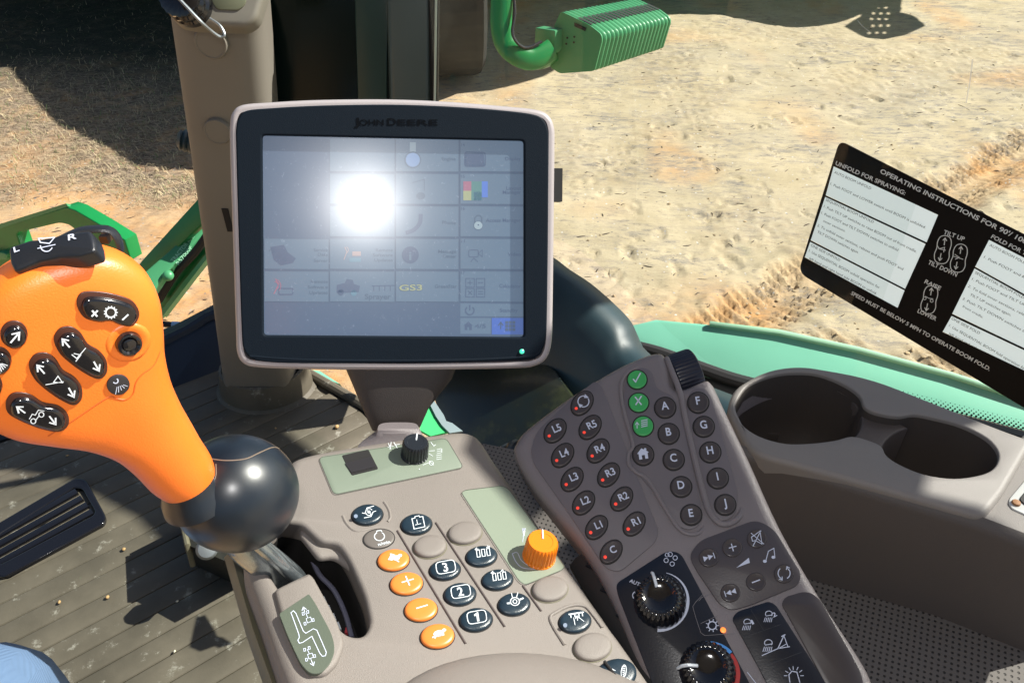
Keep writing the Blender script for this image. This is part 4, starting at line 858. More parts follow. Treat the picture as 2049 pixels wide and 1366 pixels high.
# screen opening on the upper label plate
sq = rnd([(684, 911), (737, 899), (757, 938), (704, 951)], 3, 2)
body = plate(CP, cat(outer, 4), [[tuple(p) for p in hole]], .055, .010, .0035, 5, 0.0, .020).build('body', M['taupe'], t, angle=50)
mb = MB(); P = [CP.loc(*p) for p in hole]; mb.loops([[CP.W(q.x, q.y, z) for q in inset2(P, .0008)] for z in (-.016, -.054)], False, False); mb.build('slot_liner', M['void'], t)
mb = MB(); slab(mb, CP, [(500, 1070), (590, 1020), (700, 1070), (760, 1240), (740, 1300), (660, 1280), (600, 1200), (520, 1200)], -.060, -.052); mb.build('slot_floor', M['void'], t)
mb = MB()
mb.tube(cat([CP.up(-.03).hit(*p) for p in [(625, 1120), (640, 1150), (668, 1180), (690, 1225), (704, 1275)]], 6, False), .0018, 8); mb.build('slot_cable', mat('grey_cable', (.12, .12, .17), .5), t)
mb = MB()
for k in range(4): mb.box(CP.up(-.032).hit(648 + k * 9.5, 1202 + k * 17), .0028, .006, .002, R=Matrix.Rotation(.5, 3, 'Z'))
mb.build('slot_marks', M['white'], t)
mb = MB(); mb.box(CP.up(-.034).hit(697, 1262), .004, .004, .003); mb.build('slot_lamp', mat('dull_red', (.4, .04, .05), .5), t)
# scooped lip at the far end of the slot

mb = MB(); slab(mb, CP.up(-.006), rnd([(596, 1040), (640, 1072), (690, 1078), (722, 1130), (704, 1140), (668, 1112), (636, 1116), (600, 1070)], [4, 10, 14, 10, 10, 14, 10, 4], 4), -.004, 0, .003, 3); mb.build('slot_lip', M['taupe'], t)
# lower side wall + olive edge
mb = MB(); e = [CP.up(-.03).hit(*p) for p in [(474, 1108), (482, 1135), (520, 1262), (570, 1400), (620, 1520)]]
L = [e, [p + Vector((-.004, 0, .004)) for p in e], [p + Vector((-.010, 0, -.004)) for p in e], [p + Vector((-.012, 0, -.25)) for p in e]]; mb.loops(L, False, False, closed=False); mb.build('side_wall', M['olive'], t)
# tongue plate with shift pattern label
TG = CP.up(.003); mb = MB(); slab(mb, CP, rnd([(548, 1186), (562, 1178), (618, 1151), (628, 1160), (672, 1240), (690, 1290), (676, 1330), (650, 1356), (620, 1356), (600, 1330), (570, 1265)], [8, 8, 6, 8, 14, 14, 14, 14, 10, 14, 20], 4), -.004, .004, .003, 3); mb.build('shift_plate', M['taupe'], t)
mb = MB(); slab(mb, CP.up(.004), rnd([(558, 1228), (618, 1188), (630, 1205), (664, 1268), (671, 1300), (660, 1330), (640, 1348), (620, 1348), (602, 1330), (576, 1275)], [5, 3, 20, 14, 14, 12, 12, 10, 14, 20], 4), -.002, .0006, .0003, 1); lab = mb.build('shift_label', M['sage_dark'], t)
ik = Ink(CP.up(.0048), 0)
zz = [(585, 1232), (582, 1225), (587, 1221), (592, 1226), (607, 1262), (612, 1266), (627, 1257), (634, 1260), (653, 1304), (651, 1311), (645, 1312), (640, 1306), (624, 1272), (606, 1284), (599, 1286), (596, 1280), (599, 1274), (598, 1268)]
ik.line(zz, 1.6, closed=True)
def tractor(x, y, k, w_=1.2):
    for a, b, c, d in ((-6, -3, 6, 3),): ik.line(rotpts([(-5, -4), (5, -7), (8, 2), (-2, 6)], x, y, 0, k), w_, closed=True)
    for dx, dy in ((-8, 8), (10, 0), (-12, -14), (-2, -18)): ik.line(rotpts([(-2, -3), (2, -4), (3, 2), (-1, 3)], x + dx * k, y + dy * k, 0, k), w_, closed=True)
    ik.line([(x - 1 * k, y - 5 * k), (x - 6 * k, y - 16 * k)], w_)
tractor(617, 1240, .9); ik.arrow(610, 1224, 607, 1214, 1.6, 6)
tractor(620, 1312, .9); ik.arrow(622, 1318, 627, 1330, 1.6, 6)
ik.build('shift_pattern', M['pale'], lab, smooth=False, recalc=False)
# label plates
mb = MB(); slab(mb, CP, rnd([(637, 915), (893, 876), (928, 935), (668, 990)], 10, 4), -.002, .0008, .0004, 2); lp_ = mb.build('upper_label', M['sage'], t)
M['label_edge'] = mat('label_edge', (.07, .075, .06), .6)
for q_ in (rnd([(637, 915), (893, 876), (928, 935), (668, 990)], 10, 4), rnd([(923, 986), (930, 980), (1005, 971), (1018, 978), (1131, 1133), (1124, 1140), (1050, 1170), (1038, 1162)], [6, 6, 10, 10, 8, 8, 8, 8], 4)):
    ik = Ink(CP.up(.0009), 0); ik.line([tuple(p) for p in q_], 1.3, 0, True); ik.build('label_edge', M['label_edge'], t, smooth=False, recalc=False)
mb = MB(); slab(mb, CP.up(.0009), sq, -.0004, .0002); mb.build('opening', M['void'], lp_)
mb = MB(); slab(mb, CP.up(.0012), rnd([(690, 927), (742, 914), (752, 934), (703, 946)], 2, 2), -.0004, .0004); mb.build('rocker', mat('rocker_face', (.014, .012, .014), .5), lp_)
mb = MB(); e = [CP.hit(*p) for p in sq]; mb.tube(e + [e[0]], .0007, 6); mb.build('opening_rim', M['sage'], lp_)
ik = Ink(CP.up(.001), 0)
ik.line([(777, 886), (782, 898)], 1.2); ik.line([(783, 884), (780, 898)], 1.2); ik.line([(788, 884), (795, 896)], 1.2); ik.line([(790, 890), (800, 888)], 1.2); ik.line([(776, 894), (788, 892)], 1.0)
ik.line([(862, 884), (868, 892), (872, 889)], 1.2); ik.line([(858, 902), (870, 901)], 1.2)
for yy in (899, 903, 907): ik.line([(874, yy), (883, yy - 2)], 1.1)
ik.line([(884, 897), (884, 905)], 1.1); ik.line([(858, 907), (866, 912)], 1.2)
for yy in (911, 915, 919): ik.line([(873, yy), (884, yy - 2)], 1.1)
ik.line([(848, 916), (853, 922)], 1.2); ik.ring(863, 926, 4, 1.1, n=12); ik.line([(846, 930), (858, 925)], 1.1); ik.line([(858, 922), (868, 930)], 1.1); ik.disc(839, 938, 1.0)
ik.build('dial_marks', M['white'], lp_, smooth=False, recalc=False)
mb = MB(); slab(mb, CP, rnd([(923, 986), (930, 980), (1005, 971), (1018, 978), (1131, 1133), (1124, 1140), (1050, 1170), (1038, 1162)], [6, 6, 10, 10, 8, 8, 8, 8], 4), -.002, .0006, .0003, 1); lp2 = mb.build('side_label', mat('sage_light', (.20, .235, .18), .45, nscale=1400, nstr=.2), t)
ik = Ink(CP.up(.0008), 0)
ik.disc(1048, 1059, 3.2); ik.poly([(1045, 1056), (1052, 1056), (1049, 1072), (1047, 1072)]); ik.line([(1048, 1062), (1046, 1084)], 1.1)
arc = [(1025, 1107), (1033, 1124), (1048, 1136), (1082, 1138)]; ik.line([tuple(p) for p in cat(arc, 5, False)], 1.6); arc2 = [(1025, 1107), (1035, 1105), (1043, 1120), (1058, 1131), (1082, 1138)]; ik.line([tuple(p) for p in cat(arc2, 5, False)], 1.4)
ik.build('speed_mark', M['pale'], lp2, smooth=False, recalc=False)
# grooves
mb = MB()
def groove(a, b, r=.0009):
    mb.tube([CP.up(.0002).hit(*a), CP.up(.0002).hit(*b)], [(r, r * .8)] * 2, 8)
for a, b in (((795, 1061), (932, 1287)), ((872, 1045), (1010, 1253)), ((1046, 1171), (1083, 1222))): groove(a, b)
mb.build('groove_lines', mat('groove_shadow', (.10, .08, .075), .6), t)
# raised frames round two buttons
for q_ in ([(686, 1032), (694, 1048), (712, 1062), (745, 1056)], [(768, 1004), (778, 1020), (781, 1036), (776, 1044)]):
    mb = MB(); mb.tube(cat([CP.up(-.0004).hit(*p) for p in q_], 6, False), .0012, 8); mb.build('button_surround', M['taupe'], t)
mb = MB(); mb.tube(cat([CP.hit(*p) for p in [(1130, 1290), (1108, 1255), (1101, 1236), (1110, 1226), (1140, 1212), (1168, 1212), (1185, 1228), (1205, 1255)]], 6, False), .0012, 8); mb.build('button_surround', M['taupe'], t)
# buttons
def button(x, y, kind, draw=None, rx=31, ry=20, rot=-6, h=.0028, label=None, parent=None, pl=None, mats=None, ink=None, led=None):
    pl = pl or CP; parent = parent or t
    m_ = {'dark': M['navy'], 'blank': M['taupe'], 'orange': M['orange_key'], 'flat': mat('flat_key', (.115, .10, .09), .5)}.get(kind) if not mats else mats
    if kind == 'flat': h = .0012
    if kind == 'blank': h = .0034
    mb = MB(); e = ell(x, y, rx, ry, rot, 40); dome(mb, pl, e, btn_prof(h), 0)
    e2 = ell(x, y, rx + 1.8, ry + 1.6, rot, 40); dome(mb, pl, e2, [(1, -.001), (1, .00035), (.9, .0004)], 1)
    b = mb.build('button', [m_, M['olive'] if kind == 'blank' else M['void']], parent, angle=60)
    if label: b['label'] = label
    if draw:
        tb = Pl(pl.n, pl.hit(x, y)); s = (pl.hit(x, y) - CAM).dot(FWD) / FPX
        ik = Ink(tb, h + .0003); draw(ik, x + 1, y - h / s * .2); ik.build('symbol', ink or M['white'], b, smooth=False, recalc=False)
    return b
def D(f): return f
def s_swirl(k, x, y):
    k.ring(x + 2, y, 7, 1.6, a0=30, a1=330, n=14); k.line([(x - 12, y + 2), (x - 6, y + 3), (x - 2, y - 8), (x + 12, y - 12)], 1.8); k.line([(x - 8, y + 12), (x + 6, y + 9), (x + 10, y), (x + 16, y - 2)], 1.8); k.ring(x + 2, y, 2.5, 1.4, n=8); k.line([(x - 2, y - 4), (x + 6, y + 5)], 1.3)
def s_clip(k, x, y):
    k.line(rotpts([(-11, -8), (-5, -8), (-4, -11), (4, -11), (5, -8), (11, -8), (11, 13), (-11, 13)], x + 2, y, -12), 1.8, closed=True); k.line([(x - 1, y - 4), (x + 1, y + 6)], 1.4); k.line([(x - 4, y + 7), (x + 8, y + 4)], 1.4)
def s_rpm(k, x, y):
    k.ring(x, y - 2, 10, 1.8, a0=-60, a1=240, n=20, ry=8.5); k.line([(x - 6, y - 10), (x - 5, y - 13), (x + 3, y - 14), (x + 5, y - 11)], 1.8); k.text('n/min', (x - 2, y + 17), (x + 22, y + 11), 6, bold=.03)
def s_num(n):
    def f(k, x, y): k.line([tuple(p) for p in rnd(rotpts([(-19, -12), (19, -12), (19, 12), (-19, 12)], x, y, -10), 8, 3)], 1.8, closed=True); (k.ctext(n, x, y, 17, -8, bold=.05) if n != '1' else k.poly(rotpts([(-5, -5), (1, -9), (4, -9), (4, 9), (-.5, 9), (-.5, -4), (-4, -1.5)], x, y, -8)))
    return f
def s_plus(k, x, y): k.line([(x - 11, y + 3), (x + 13, y - 4)], 2.6); k.line([(x - 3, y - 10), (x + 5, y + 9)], 2.6)
def s_minus(k, x, y): k.line([(x - 11, y + 3), (x + 12, y - 4)], 2.8)
def s_rabbit(k, x, y):
    k.disc(x + 5, y + 1, 7, ry=5, rot=-20, n=12); k.disc(x - 5, y + 2, 5, ry=4, n=10); k.disc(x + 12, y - 4, 4, ry=3.2, n=10); k.line([(x - 11, y + 5), (x - 6, y - 4), (x + 2, y - 2)], 3); k.line([(x - 8, y - 7), (x + 2, y - 4)], 3.2); k.line([(x + 2, y + 4), (x + 10, y + 9)], 2.6)
def s_turtle(k, x, y):
    k.disc(x + 1, y, 11, ry=6.5, rot=-15, n=14); k.disc(x + 12, y - 7, 4, ry=3, n=10); k.line([(x - 12, y + 8), (x + 12, y + 2)], 3); k.line([(x - 4, y + 2), (x - 7, y + 10)], 2.6)
def s_bars(n):
    def f(k, x, y):
        for i in range(3):
            a = x - 8 + i * 10; k.line(rotpts([(-3, -7), (3, -7), (3, 7), (-3, 7)], a, y - i * 1.5, -8), 1.6, closed=True)
        k.arrow(x - 8, y - 9, x - 14, y - 8, 1.6, 4); k.arrow(x + 8, y - 12, x + 14 * n, y - 14, 1.6, 4)
    return f
def s_gear(k, x, y):
    k.ring(x, y, 9, 2.0, n=16, ry=8); k.ring(x, y, 4, 1.6, n=10); 
    k.line([(x - 16, y + 4), (x - 8, y + 3)], 3.5); k.line([(x + 8, y - 3), (x + 17, y - 7)], 3.5); k.line([(x - 5, y - 8), (x - 7, y - 17)], 1.6); k.line([(x + 3, y - 9), (x + 6, y - 18)], 1.6)
def s_boom(k, x, y):
    k.line([(x - 15, y - 8), (x + 15, y - 13)], 3.2)
    for d in (-11, -3, 5, 12): k.line([(x + d, y - 12 - d * .15), (x + d + 1, y - 3 - d * .15)], 2)
    k.line([(x - 5, y - 2), (x - 2, y + 13)], 1.4); k.line([(x + 5, y - 3), (x + 16, y + 6)], 1.4); k.arrow(x + 3, y + 4, x + 2, y - 5, 1.6, 5)
def s_coil(k, x, y):
    for i in range(6): k.line([(x + 6 + i * .5, y - 10 + i * 3.6), (x + 13, y - 12 + i * 3.6)], 1.5)
    k.line([tuple(p) for p in ell(x + 10, y - 2, 5, 13, 8, 16)], 1.3, closed=True); k.arrow(x - 5, y + 10, x - 12, y - 6, 1.5, 5)
button(735, 1031, 'dark', s_swirl, label='dark oval button with white swirl arrows'); button(758, 1078, 'flat', s_rpm, 31, 19, label='grey brown oval button with an engine speed mark')
button(833, 1050, 'dark', s_clip, label='dark oval button with a clipboard mark'); button(860, 1095, 'blank', rx=33, ry=22); button(930, 1068, 'blank', rx=34, ry=22)
button(787, 1122, 'orange', s_rabbit, 32, 21, label='orange oval button with a rabbit mark'); button(963, 1114, 'dark', s_bars(1), label='dark oval button with bars and outward arrows'); button(890, 1141, 'dark', s_num('3'), label='dark oval button reading 3')
button(813, 1169, 'orange', s_plus, 33, 22, label='orange oval button with a plus'); button(995, 1161, 'dark', s_bars(.6), label='dark oval button with bars and inward arrows'); button(842, 1221, 'orange', s_minus, 33, 23, label='orange oval button with a minus')
button(920, 1190, 'dark', s_num('2'), 32, 22, label='dark oval button reading 2'); button(1028, 1210, 'dark', s_gear, 32, 22, label='dark oval button with a cog mark'); button(952, 1241, 'dark', s_num('1'), 33, 23, label='dark oval button reading 1')
button(875, 1274, 'orange', s_turtle, 34, 24, label='orange oval button with a tortoise mark'); button(1100, 1180, 'blank', rx=36, ry=25); button(1150, 1244, 'dark', s_boom, 32, 23, label='dark oval button with a spray boom mark'); button(1185, 1296, 'blank', rx=38, ry=28)
mb = MB(); 
for (a, b) in (((715, 1031)),((1131, 1251))): pass
for (x, y) in ((712, 1032), (1131, 1250)): mb.tube([CP.up(.003).hit(x, y), CP.up(.0045).hit(x, y)], .0014, 10)
mb.build('indicator', mat('indicator_lens', (.12, .18, .28), .3), t)
# split rocker at the bottom
mb = MB(); e = ell(1230, 1354, 43, 32, -12, 48); dome(mb, CP, e, btn_prof(.005)); rk = mb.build('split_button', M['navy'], t, angle=60)
mb = MB(); mb.tube([CP.up(.0051).hit(1209, 1322), CP.up(.0052).hit(1232, 1352), CP.up(.0048).hit(1256, 1386)], .0011, 8); mb.build('split_line', M['void'], rk)
tb = CP.up(.0054); ik = Ink(tb, 0); s_coil(ik, 1238, 1344); s_coil(ik, 1203, 1362); ik.build('symbol', M['white'], rk, smooth=False, recalc=False)
# palm hump
mb = MB(); hc = CP.hit(1085, 1500); L = []
for k in range(0, 9):
    a = k / 8 * math.pi / 2; L.append([hc + CP.u * (math.cos(q) * .100 * math.cos(a)) + CP.v * (math.sin(q) * .062 * math.cos(a)) + CP.n * (-.003 + .022 * math.sin(a)) for q in [i * 2 * math.pi / 48 for i in range(48)]])
mb.loops(L, False, True); mb.build('palm_rest', M['taupe'], t, angle=80)
# knobs
def knob(x, y, r, h, m_, ribs, name, mark=None, tip=(0, 0)):
    F0 = frame(CP.hit(x, y), CP.n + CP.u * tip[0] + CP.v * tip[1]); mb = MB()
    lathe(mb, F0, [(r * 1.02, -.001), (r * 1.02, .0015), (r, .002), (r, h * .35), (r * .985, h * .8), (r * .95, h * .93), (r * .86, h), (r * .62, h * 1.0), (r * .60, h * .985), (r * .2, h * .985)], 144, ribs, r * .075, (.0016, h * .97)); o = mb.build(name, m_, t, angle=35)
    mb = MB(); tp = F0 @ Vector((0, 0, h * 1.0)); d = (CP.v); mb.tube([tp + CP.v * r * .15, tp + CP.v * r * .85], .0007, 6); mb.build('pointer', M['white'], o); return o
knob(829, 912, .0107, .0155, M['black'], 24, 'black_knob'); knob(1078, 1114, .0118, .0175, M['orange_knob'], 26, 'orange_knob')
# ================================================================== KEYPAD CONSOLE
KP = Pl((-.15, -.25, .90), at(1250, 950, .60))
t = thing('keypad_console', 'dark taupe keypad console with lettered round keys and climate dials', 'keypad console', KP.hit(1350, 1050))
ko = [(1027, 905), (1032, 878), (1056, 850), (1140, 788), (1230, 733), (1290, 706), (1318, 700), (1332, 708), (1344, 735), (1350, 768), (1368, 772), (1410, 755), (1424, 760), (1434, 776), (1452, 815), (1500, 915), (1562, 1050), (1640, 1185), (1722, 1310), (1750, 1366), (1770, 1440), (1740, 1560), (1500, 1620), (1380, 1540), (1290, 1366), (1235, 1225), (1180, 1120), (1110, 1030), (1060, 965)]
curve_slab('body', KP, cat(ko, 4), [], .035, .0085, M['taupe_dark'], t, 5)
def bead(pts, r, m_='taupe_dark', name='ridge', flat=.6, z=.0):
    mb = MB(); C_ = cat([KP.up(z).hit(*p) for p in pts], 7, False); n_ = len(C_)
    mb.tube([p - KP.n * (r * 1.6 * max(0, 1 - min(i, n_ - 1 - i) / 10)) for i, p in enumerate(C_)], r, 10); return mb.build(name, M[m_], t)
# membrane panels
def panel(name, pts, rad, m_, z=.0009, n=5, edge=True):
    mb = MB(); slab(mb, KP, rnd(pts, rad, n), -.001, z, .0004, 2); return mb.build(name, m_, t)
panel('left_membrane', [(1062, 905), (1072, 865), (1140, 802), (1192, 762), (1205, 775), (1318, 1062), (1312, 1085), (1240, 1145), (1212, 1138), (1140, 1030), (1068, 928)], [20, 24, 40, 12, 12, 30, 24, 24, 24, 40, 20], M['taupe_panel'])
panel('middle_membrane', [(1252, 760), (1278, 734), (1306, 742), (1313, 780), (1346, 790), (1362, 822), (1405, 1020), (1402, 1050), (1380, 1062), (1350, 1050), (1302, 975), (1262, 935), (1262, 890), (1246, 800)], [16, 16, 14, 16, 20, 24, 30, 18, 20, 30, 40, 14, 20, 30], M['taupe_panel'])
panel('right_membrane', [(1374, 800), (1385, 778), (1410, 776), (1424, 795), (1478, 990), (1472, 1030), (1450, 1044), (1424, 1036), (1408, 1005), (1374, 830)], [14, 14, 12, 30, 24, 14, 14, 14, 30, 20], M['taupe_panel'])
bead([(1290, 728), (1262, 740), (1245, 762), (1243, 790), (1250, 830), (1262, 872), (1266, 895), (1258, 908), (1258, 928), (1272, 944), (1296, 960), (1330, 1015), (1356, 1054), (1378, 1068), (1400, 1064), (1412, 1044)], .0016, z=.0004)
bead([(1334, 712), (1346, 745), (1362, 790), (1372, 840), (1388, 910), (1408, 990), (1420, 1024), (1440, 1046), (1462, 1046), (1480, 1030), (1486, 1004)], .0024, z=.0004)
def key(x, y, rx, ry, rot, draw=None, m_='taupe_key', h=.0022, label=None, dot=None, name='button', ring=True, ink=None):
    mb = MB(); e = ell(x, y, rx, ry, rot, 36); dome(mb, KP, e, [(1, 0), (1, h * .6), (.96, h * .9), (.88, h), (.8, h * .93), (.4, h * .88)], 0)
    if ring: dome(mb, KP, ell(x, y, rx + 2.2, ry + 2.2, rot, 36), [(1, 0), (1, .0012), (.9, .0013)], 1)
    b = mb.build(name, [M[m_], M['void']], t, angle=60)
    if label: b['label'] = label
    if draw:
        ik = Ink(Pl(KP.n, KP.hit(x, y)), h + .0002); draw(ik, x, y - 3); ik.build('symbol', ink or M['pale'], b, smooth=False, recalc=False)
    if dot:
        mb = MB(); lathe(mb, frame(KP.up(h * .9).hit(x + dot[0], y + dot[1]), KP.n), [(.0012, 0), (.0012, .0004), (.0006, .0006)], 14); mb.build('lamp', M['red'], b)
    return b
def letter(ch, ang=-6, size=17, dx=0, dy=0, wd=None):
    def f(k, x, y):
        wd_ = wd or {'A': 15, 'B': 12.5, 'C': 14, 'D': 13, 'E': 11.5, 'F': 11, 'G': 15, 'H': 12.5, 'I': 3, 'J': 10}.get(ch, 13); c, s_ = math.cos(math.radians(ang)), math.sin(math.radians(ang)); x0, y0 = x + dx, y + dy
        a = (x0 - c * wd_ / 2 - s_ * -size / 2 * -1 * 0, y0 - s_ * wd_ / 2); up = (s_, -c); a = (x0 - c * wd_ / 2 - up[0] * size / 2, y0 - s_ * wd_ / 2 - up[1] * size / 2); b = (a[0] + c * wd_, a[1] + s_ * wd_)
        k.ctext(ch, x0, y0, size * .92, ang, bold=.045, wk=.92)
    return f
for ch, x, y in (('A', 1331, 817), ('B', 1338, 869), ('C', 1348, 921), ('D', 1363, 975), ('E', 1383, 1031), ('F', 1397, 807), ('G', 1408, 855), ('H', 1421, 906), ('I', 1436, 958), ('J', 1451, 1011)): key(x, y, 20.5, 20, 0, letter(ch), label='round dark key lettered ' + ch)
def s_check(k, x, y): k.line([(x - 8, y + 3), (x - 3, y + 9), (x + 7, y - 9)], 2.8)
def s_x(k, x, y): k.line([(x - 7, y - 7), (x + 6, y + 9)], 2.8); k.line([(x + 6, y - 9), (x - 6, y + 9)], 2.8)
def s_menu(k, x, y):
    k.arrow(x - 12, y + 9, x - 12, y - 3, 1.6, 5)
    for i in range(4): k.line([(x - 4, y - 6 + i * 4), (x + 9, y - 9 + i * 4)], 2.1)
def s_home(k, x, y): k.poly(rotpts([(-12, -1), (-2, -11), (2, -8), (5, -11), (8, -9), (7, -5), (12, -1), (9, 0), (9, 11), (3, 11), (3, 3), (-3, 3), (-3, 11), (-9, 11), (-9, 0)], x, y + 2, -8))
key(1275, 761, 19, 18, 0, s_check, 'green_btn', label='round green key with a tick'); key(1278, 807, 19.5, 18.5, 0, s_x, 'green_btn', label='round green key with a cross'); key(1287, 854, 20, 19.5, 0, s_menu, 'green_btn', label='round green key with a list mark'); key(1287, 911, 20.5, 20.5, 0, s_home, label='round dark key with a house')
def s_cyc(k, x, y): k.ring(x + 3, y + 1, 11, 2.2, a0=150, a1=300, n=12); k.ring(x + 3, y + 1, 11, 2.2, a0=-30, a1=110, n=12); k.poly([(x + 6, y - 14), (x + 14, y - 6), (x + 4, y - 6)]); k.poly([(x - 4, y + 14), (x - 8, y + 5), (x + 2, y + 8)])
for s_, x, y in (('L5', 1111, 863), ('R5', 1181, 856), ('L4', 1126, 912), ('R4', 1197, 903), ('L3', 1145, 960), ('R3', 1218, 951), ('L2', 1168, 1007), ('R2', 1244, 999), ('L1', 1194, 1056), ('R1', 1269, 1049), ('C', 1223, 1105)):
    key(x, y, 18, 26, 38, letter(s_, -22, 15.5, 4, -1, 21 if s_ != 'C' else 13), label='oval key lettered ' + s_ + ' with a red lamp', dot=(-12, 9))
key(1165, 808, 18, 26, 38, s_cyc, label='oval key with circling arrows and a red lamp', dot=(-12, 9))
# thumb wheel at the notch
ax0 = KP.up(-.012).hit(1358, 748); a1 = (KP.hit(1368, 815) - KP.hit(1345, 720)).normalized(); wdir = (KP.hit(1385, 705) - KP.hit(1345, 722)).normalized()
mb = MB(); cw = KP.up(-.022).hit(1366, 752); L = []; R_ = .0205; nn_ = 150
F0 = frame(cw - a1 * 0, (KP.hit(1400, 745) - KP.hit(1350, 762)).normalized())
lathe(mb, F0 @ Matrix.Translation((0, 0, -.008)), [(.003, -.001), (R_ * .9, -.001), (R_ * .97, 0), (R_, .0015), (R_, .0175), (R_ * .97, .0195), (R_ * .9, .0205), (.003, .0205)], nn_, 38, .0011, (.001, .018)); mb.build('thumb_wheel', mat('wheel_rubber', (.012, .014, .026), .35), t, angle=30)
# climate panel
M['black_panel'] = mat('black_fascia', (.008, .010, .017), .28, nscale=900, nstr=.12, speck=((.2, .2, .22), 300, .014))
panel('climate_panel', [(1232, 1168), (1335, 1102), (1362, 1106), (1560, 1480), (1440, 1560), (1330, 1430), (1236, 1190)], [18, 18, 16, 20, 20, 20, 14], M['black_panel'], .0012)
ik = Ink(KP, .0015)
ik.ring(1341, 1110, 4.4, 1.4, n=10); ik.ring(1351, 1117, 4.4, 1.4, n=10); ik.ring(1345, 1129, 4.4, 1.4, n=10); ik.ring(1333, 1122, 4.4, 1.4, n=10); ik.ring(1335, 1111, 4, 1.2, n=10)
ik.text('AUTO', (1259, 1165), (1287, 1177), 7, bold=.02); ik.ring(1274, 1192, 8, 1.8, a0=90, a1=270, n=12)
def crescent(cx, cy, r, a0, a1, w0, w1, k=1.0, mi=0):
    n = 26; o_ = []; i_ = []
    for j in range(n + 1):
        a = math.radians(a0 + (a1 - a0) * j / n); w_ = w0 + (w1 - w0) * j / n; o_.append((cx + math.cos(a) * (r + w_), cy + math.sin(a) * (r + w_) * k)); i_.append((cx + math.cos(a) * r, cy + math.sin(a) * r * k))
    ik.poly(o_ + i_[::-1], mi)
crescent(1320, 1200, 54, -76, 94, 1, 11)
crescent(1415, 1346, 57, -140, -40, 3, 8, 1, 1); crescent(1415, 1346, 57, -38, 60, 6, 13, 1, 2)
ik.line([(1398, 1203), (1404, 1196), (1424, 1188)], 1.2, 3); ik.line([(1386, 1214), (1392, 1236), (1402, 1266), (1410, 1272), (1470, 1268)], 1.0, 3); ik.line([(1402, 1248), (1436, 1232)], 1.0, 3); ik.line([(1386, 1214), (1392, 1205), (1410, 1186)], 1.0, 3)
ik.ring(1425, 1252, 8, 2.2, n=18)
for q in range(9): a = q * 40; ik.line([(1425 + 9 * math.cos(math.radians(a)), 1252 + 9 * math.sin(math.radians(a))), (1425 + 13 * math.cos(math.radians(a)), 1252 + 13 * math.sin(math.radians(a)))], 1.6)
ik.line([(1495, 1345), (1516, 1372), (1512, 1376)], 1.4)
ik.build('fascia_print', [M['pale'], mat('print_blue', (.06, .28, .70), .4), mat('print_red', (.42, .02, .02), .4), mat('print_grey', (.14, .13, .14), .5)], t, smooth=False, recalc=False)
mb = MB(); lathe(mb, frame(KP.up(.0012).hit(1447, 1260), KP.n), [(.0018, 0), (.0018, .0004), (.0008, .0008)], 14); mb.build('amber_lamp', M['amber'], t)
def dial(x, y, r, pa, label):
    F0 = frame(KP.hit(x, y), KP.n); mb = MB()
    # scalloped skirt, swirled like a turbine, and a dished centre
    L = []; n = 168; prof = [(r * 1.0, .001), (r * 1.0, .003), (r * .97, .008), (r * .88, .0125), (r * .76, .0150), (r * .68, .0155), (r * .60, .0150), (r * .50, .0135), (r * .2, .0132)]
    for i, (rr, z) in enumerate(prof):
        dep = [.015, .03, .08, .12, .10, .03, 0, 0, 0][i] * r; tw = i * .07
        L.append([F0 @ Vector(((rr - dep * (1 - abs(math.sin((a - tw) * 14)))) * math.cos(a), (rr - dep * (1 - abs(math.sin((a - tw) * 14)))) * math.sin(a), z)) for a in [k * 2 * math.pi / n for k in range(n)]])
    mb.loops(L, False, True); d = mb.build('dial', M['gloss'], t, angle=50); d['label'] = label
    mb = MB(); c = F0 @ Vector((0, 0, .0160)); v = (KP.u * math.cos(pa) + KP.v * math.sin(pa)); mb.tube([c + v * r * .35 - KP.n * .0015, c + v * r * .7, c + v * r * .90 - KP.n * .002, c + v * r * 1.03 - KP.n * .007], .0011, 8); mb.build('pointer', M['white'], d)
dial(1320, 1206, .0176, math.radians(100), 'black scalloped fan dial with a white pointer'); dial(1415, 1343, .0178, math.radians(178), 'black scalloped temperature dial with a white pointer')
# media keys
panel('media_panel', [(1378, 1112), (1400, 1082), (1512, 1040), (1548, 1058), (1604, 1150), (1596, 1172), (1500, 1212), (1462, 1222), (1438, 1208), (1392, 1140)], [16, 16, 18, 20, 18, 12, 20, 16, 18, 20], mat('media_membrane', (.060, .052, .057), .35, nscale=900, nstr=.15, speck=(DUST, 260, .022)), .0014)
M['media_key'] = mat('media_key', (.055, .047, .048), .25)
def s_ff(k, x, y): k.poly(rotpts([(-11, -5), (-11, 6), (-1, 0)], x, y, -18)); k.poly(rotpts([(-1, -5), (-1, 6), (9, 0)], x, y, -18)); k.line(rotpts([(11, -6), (11, 6)], x, y, -18), 1.6)
def s_rw(k, x, y): k.poly(rotpts([(11, -5), (11, 6), (1, 0)], x, y, -18)); k.poly(rotpts([(1, -5), (1, 6), (-9, 0)], x, y, -18)); k.line(rotpts([(-11, -6), (-11, 6)], x, y, -18), 1.6)
def s_p2(k, x, y): k.line([(x - 7, y + 2), (x + 8, y - 2)], 2); k.line([(x - 2, y - 7), (x + 2, y + 8)], 2)
def s_m2(k, x, y): k.line([(x - 8, y + 3), (x + 8, y - 3)], 2.4)
def s_mute(k, x, y):
    k.line([(x - 11, y - 2), (x - 6, y - 5), (x + 6, y - 14), (x + 10, y + 12), (x - 3, y + 5), (x - 9, y + 6)], 1.5, closed=True); k.line([(x - 12, y - 10), (x + 14, y + 12)], 1.5); k.line([(x + 8, y - 15), (x - 8, y + 16)], 1.5)
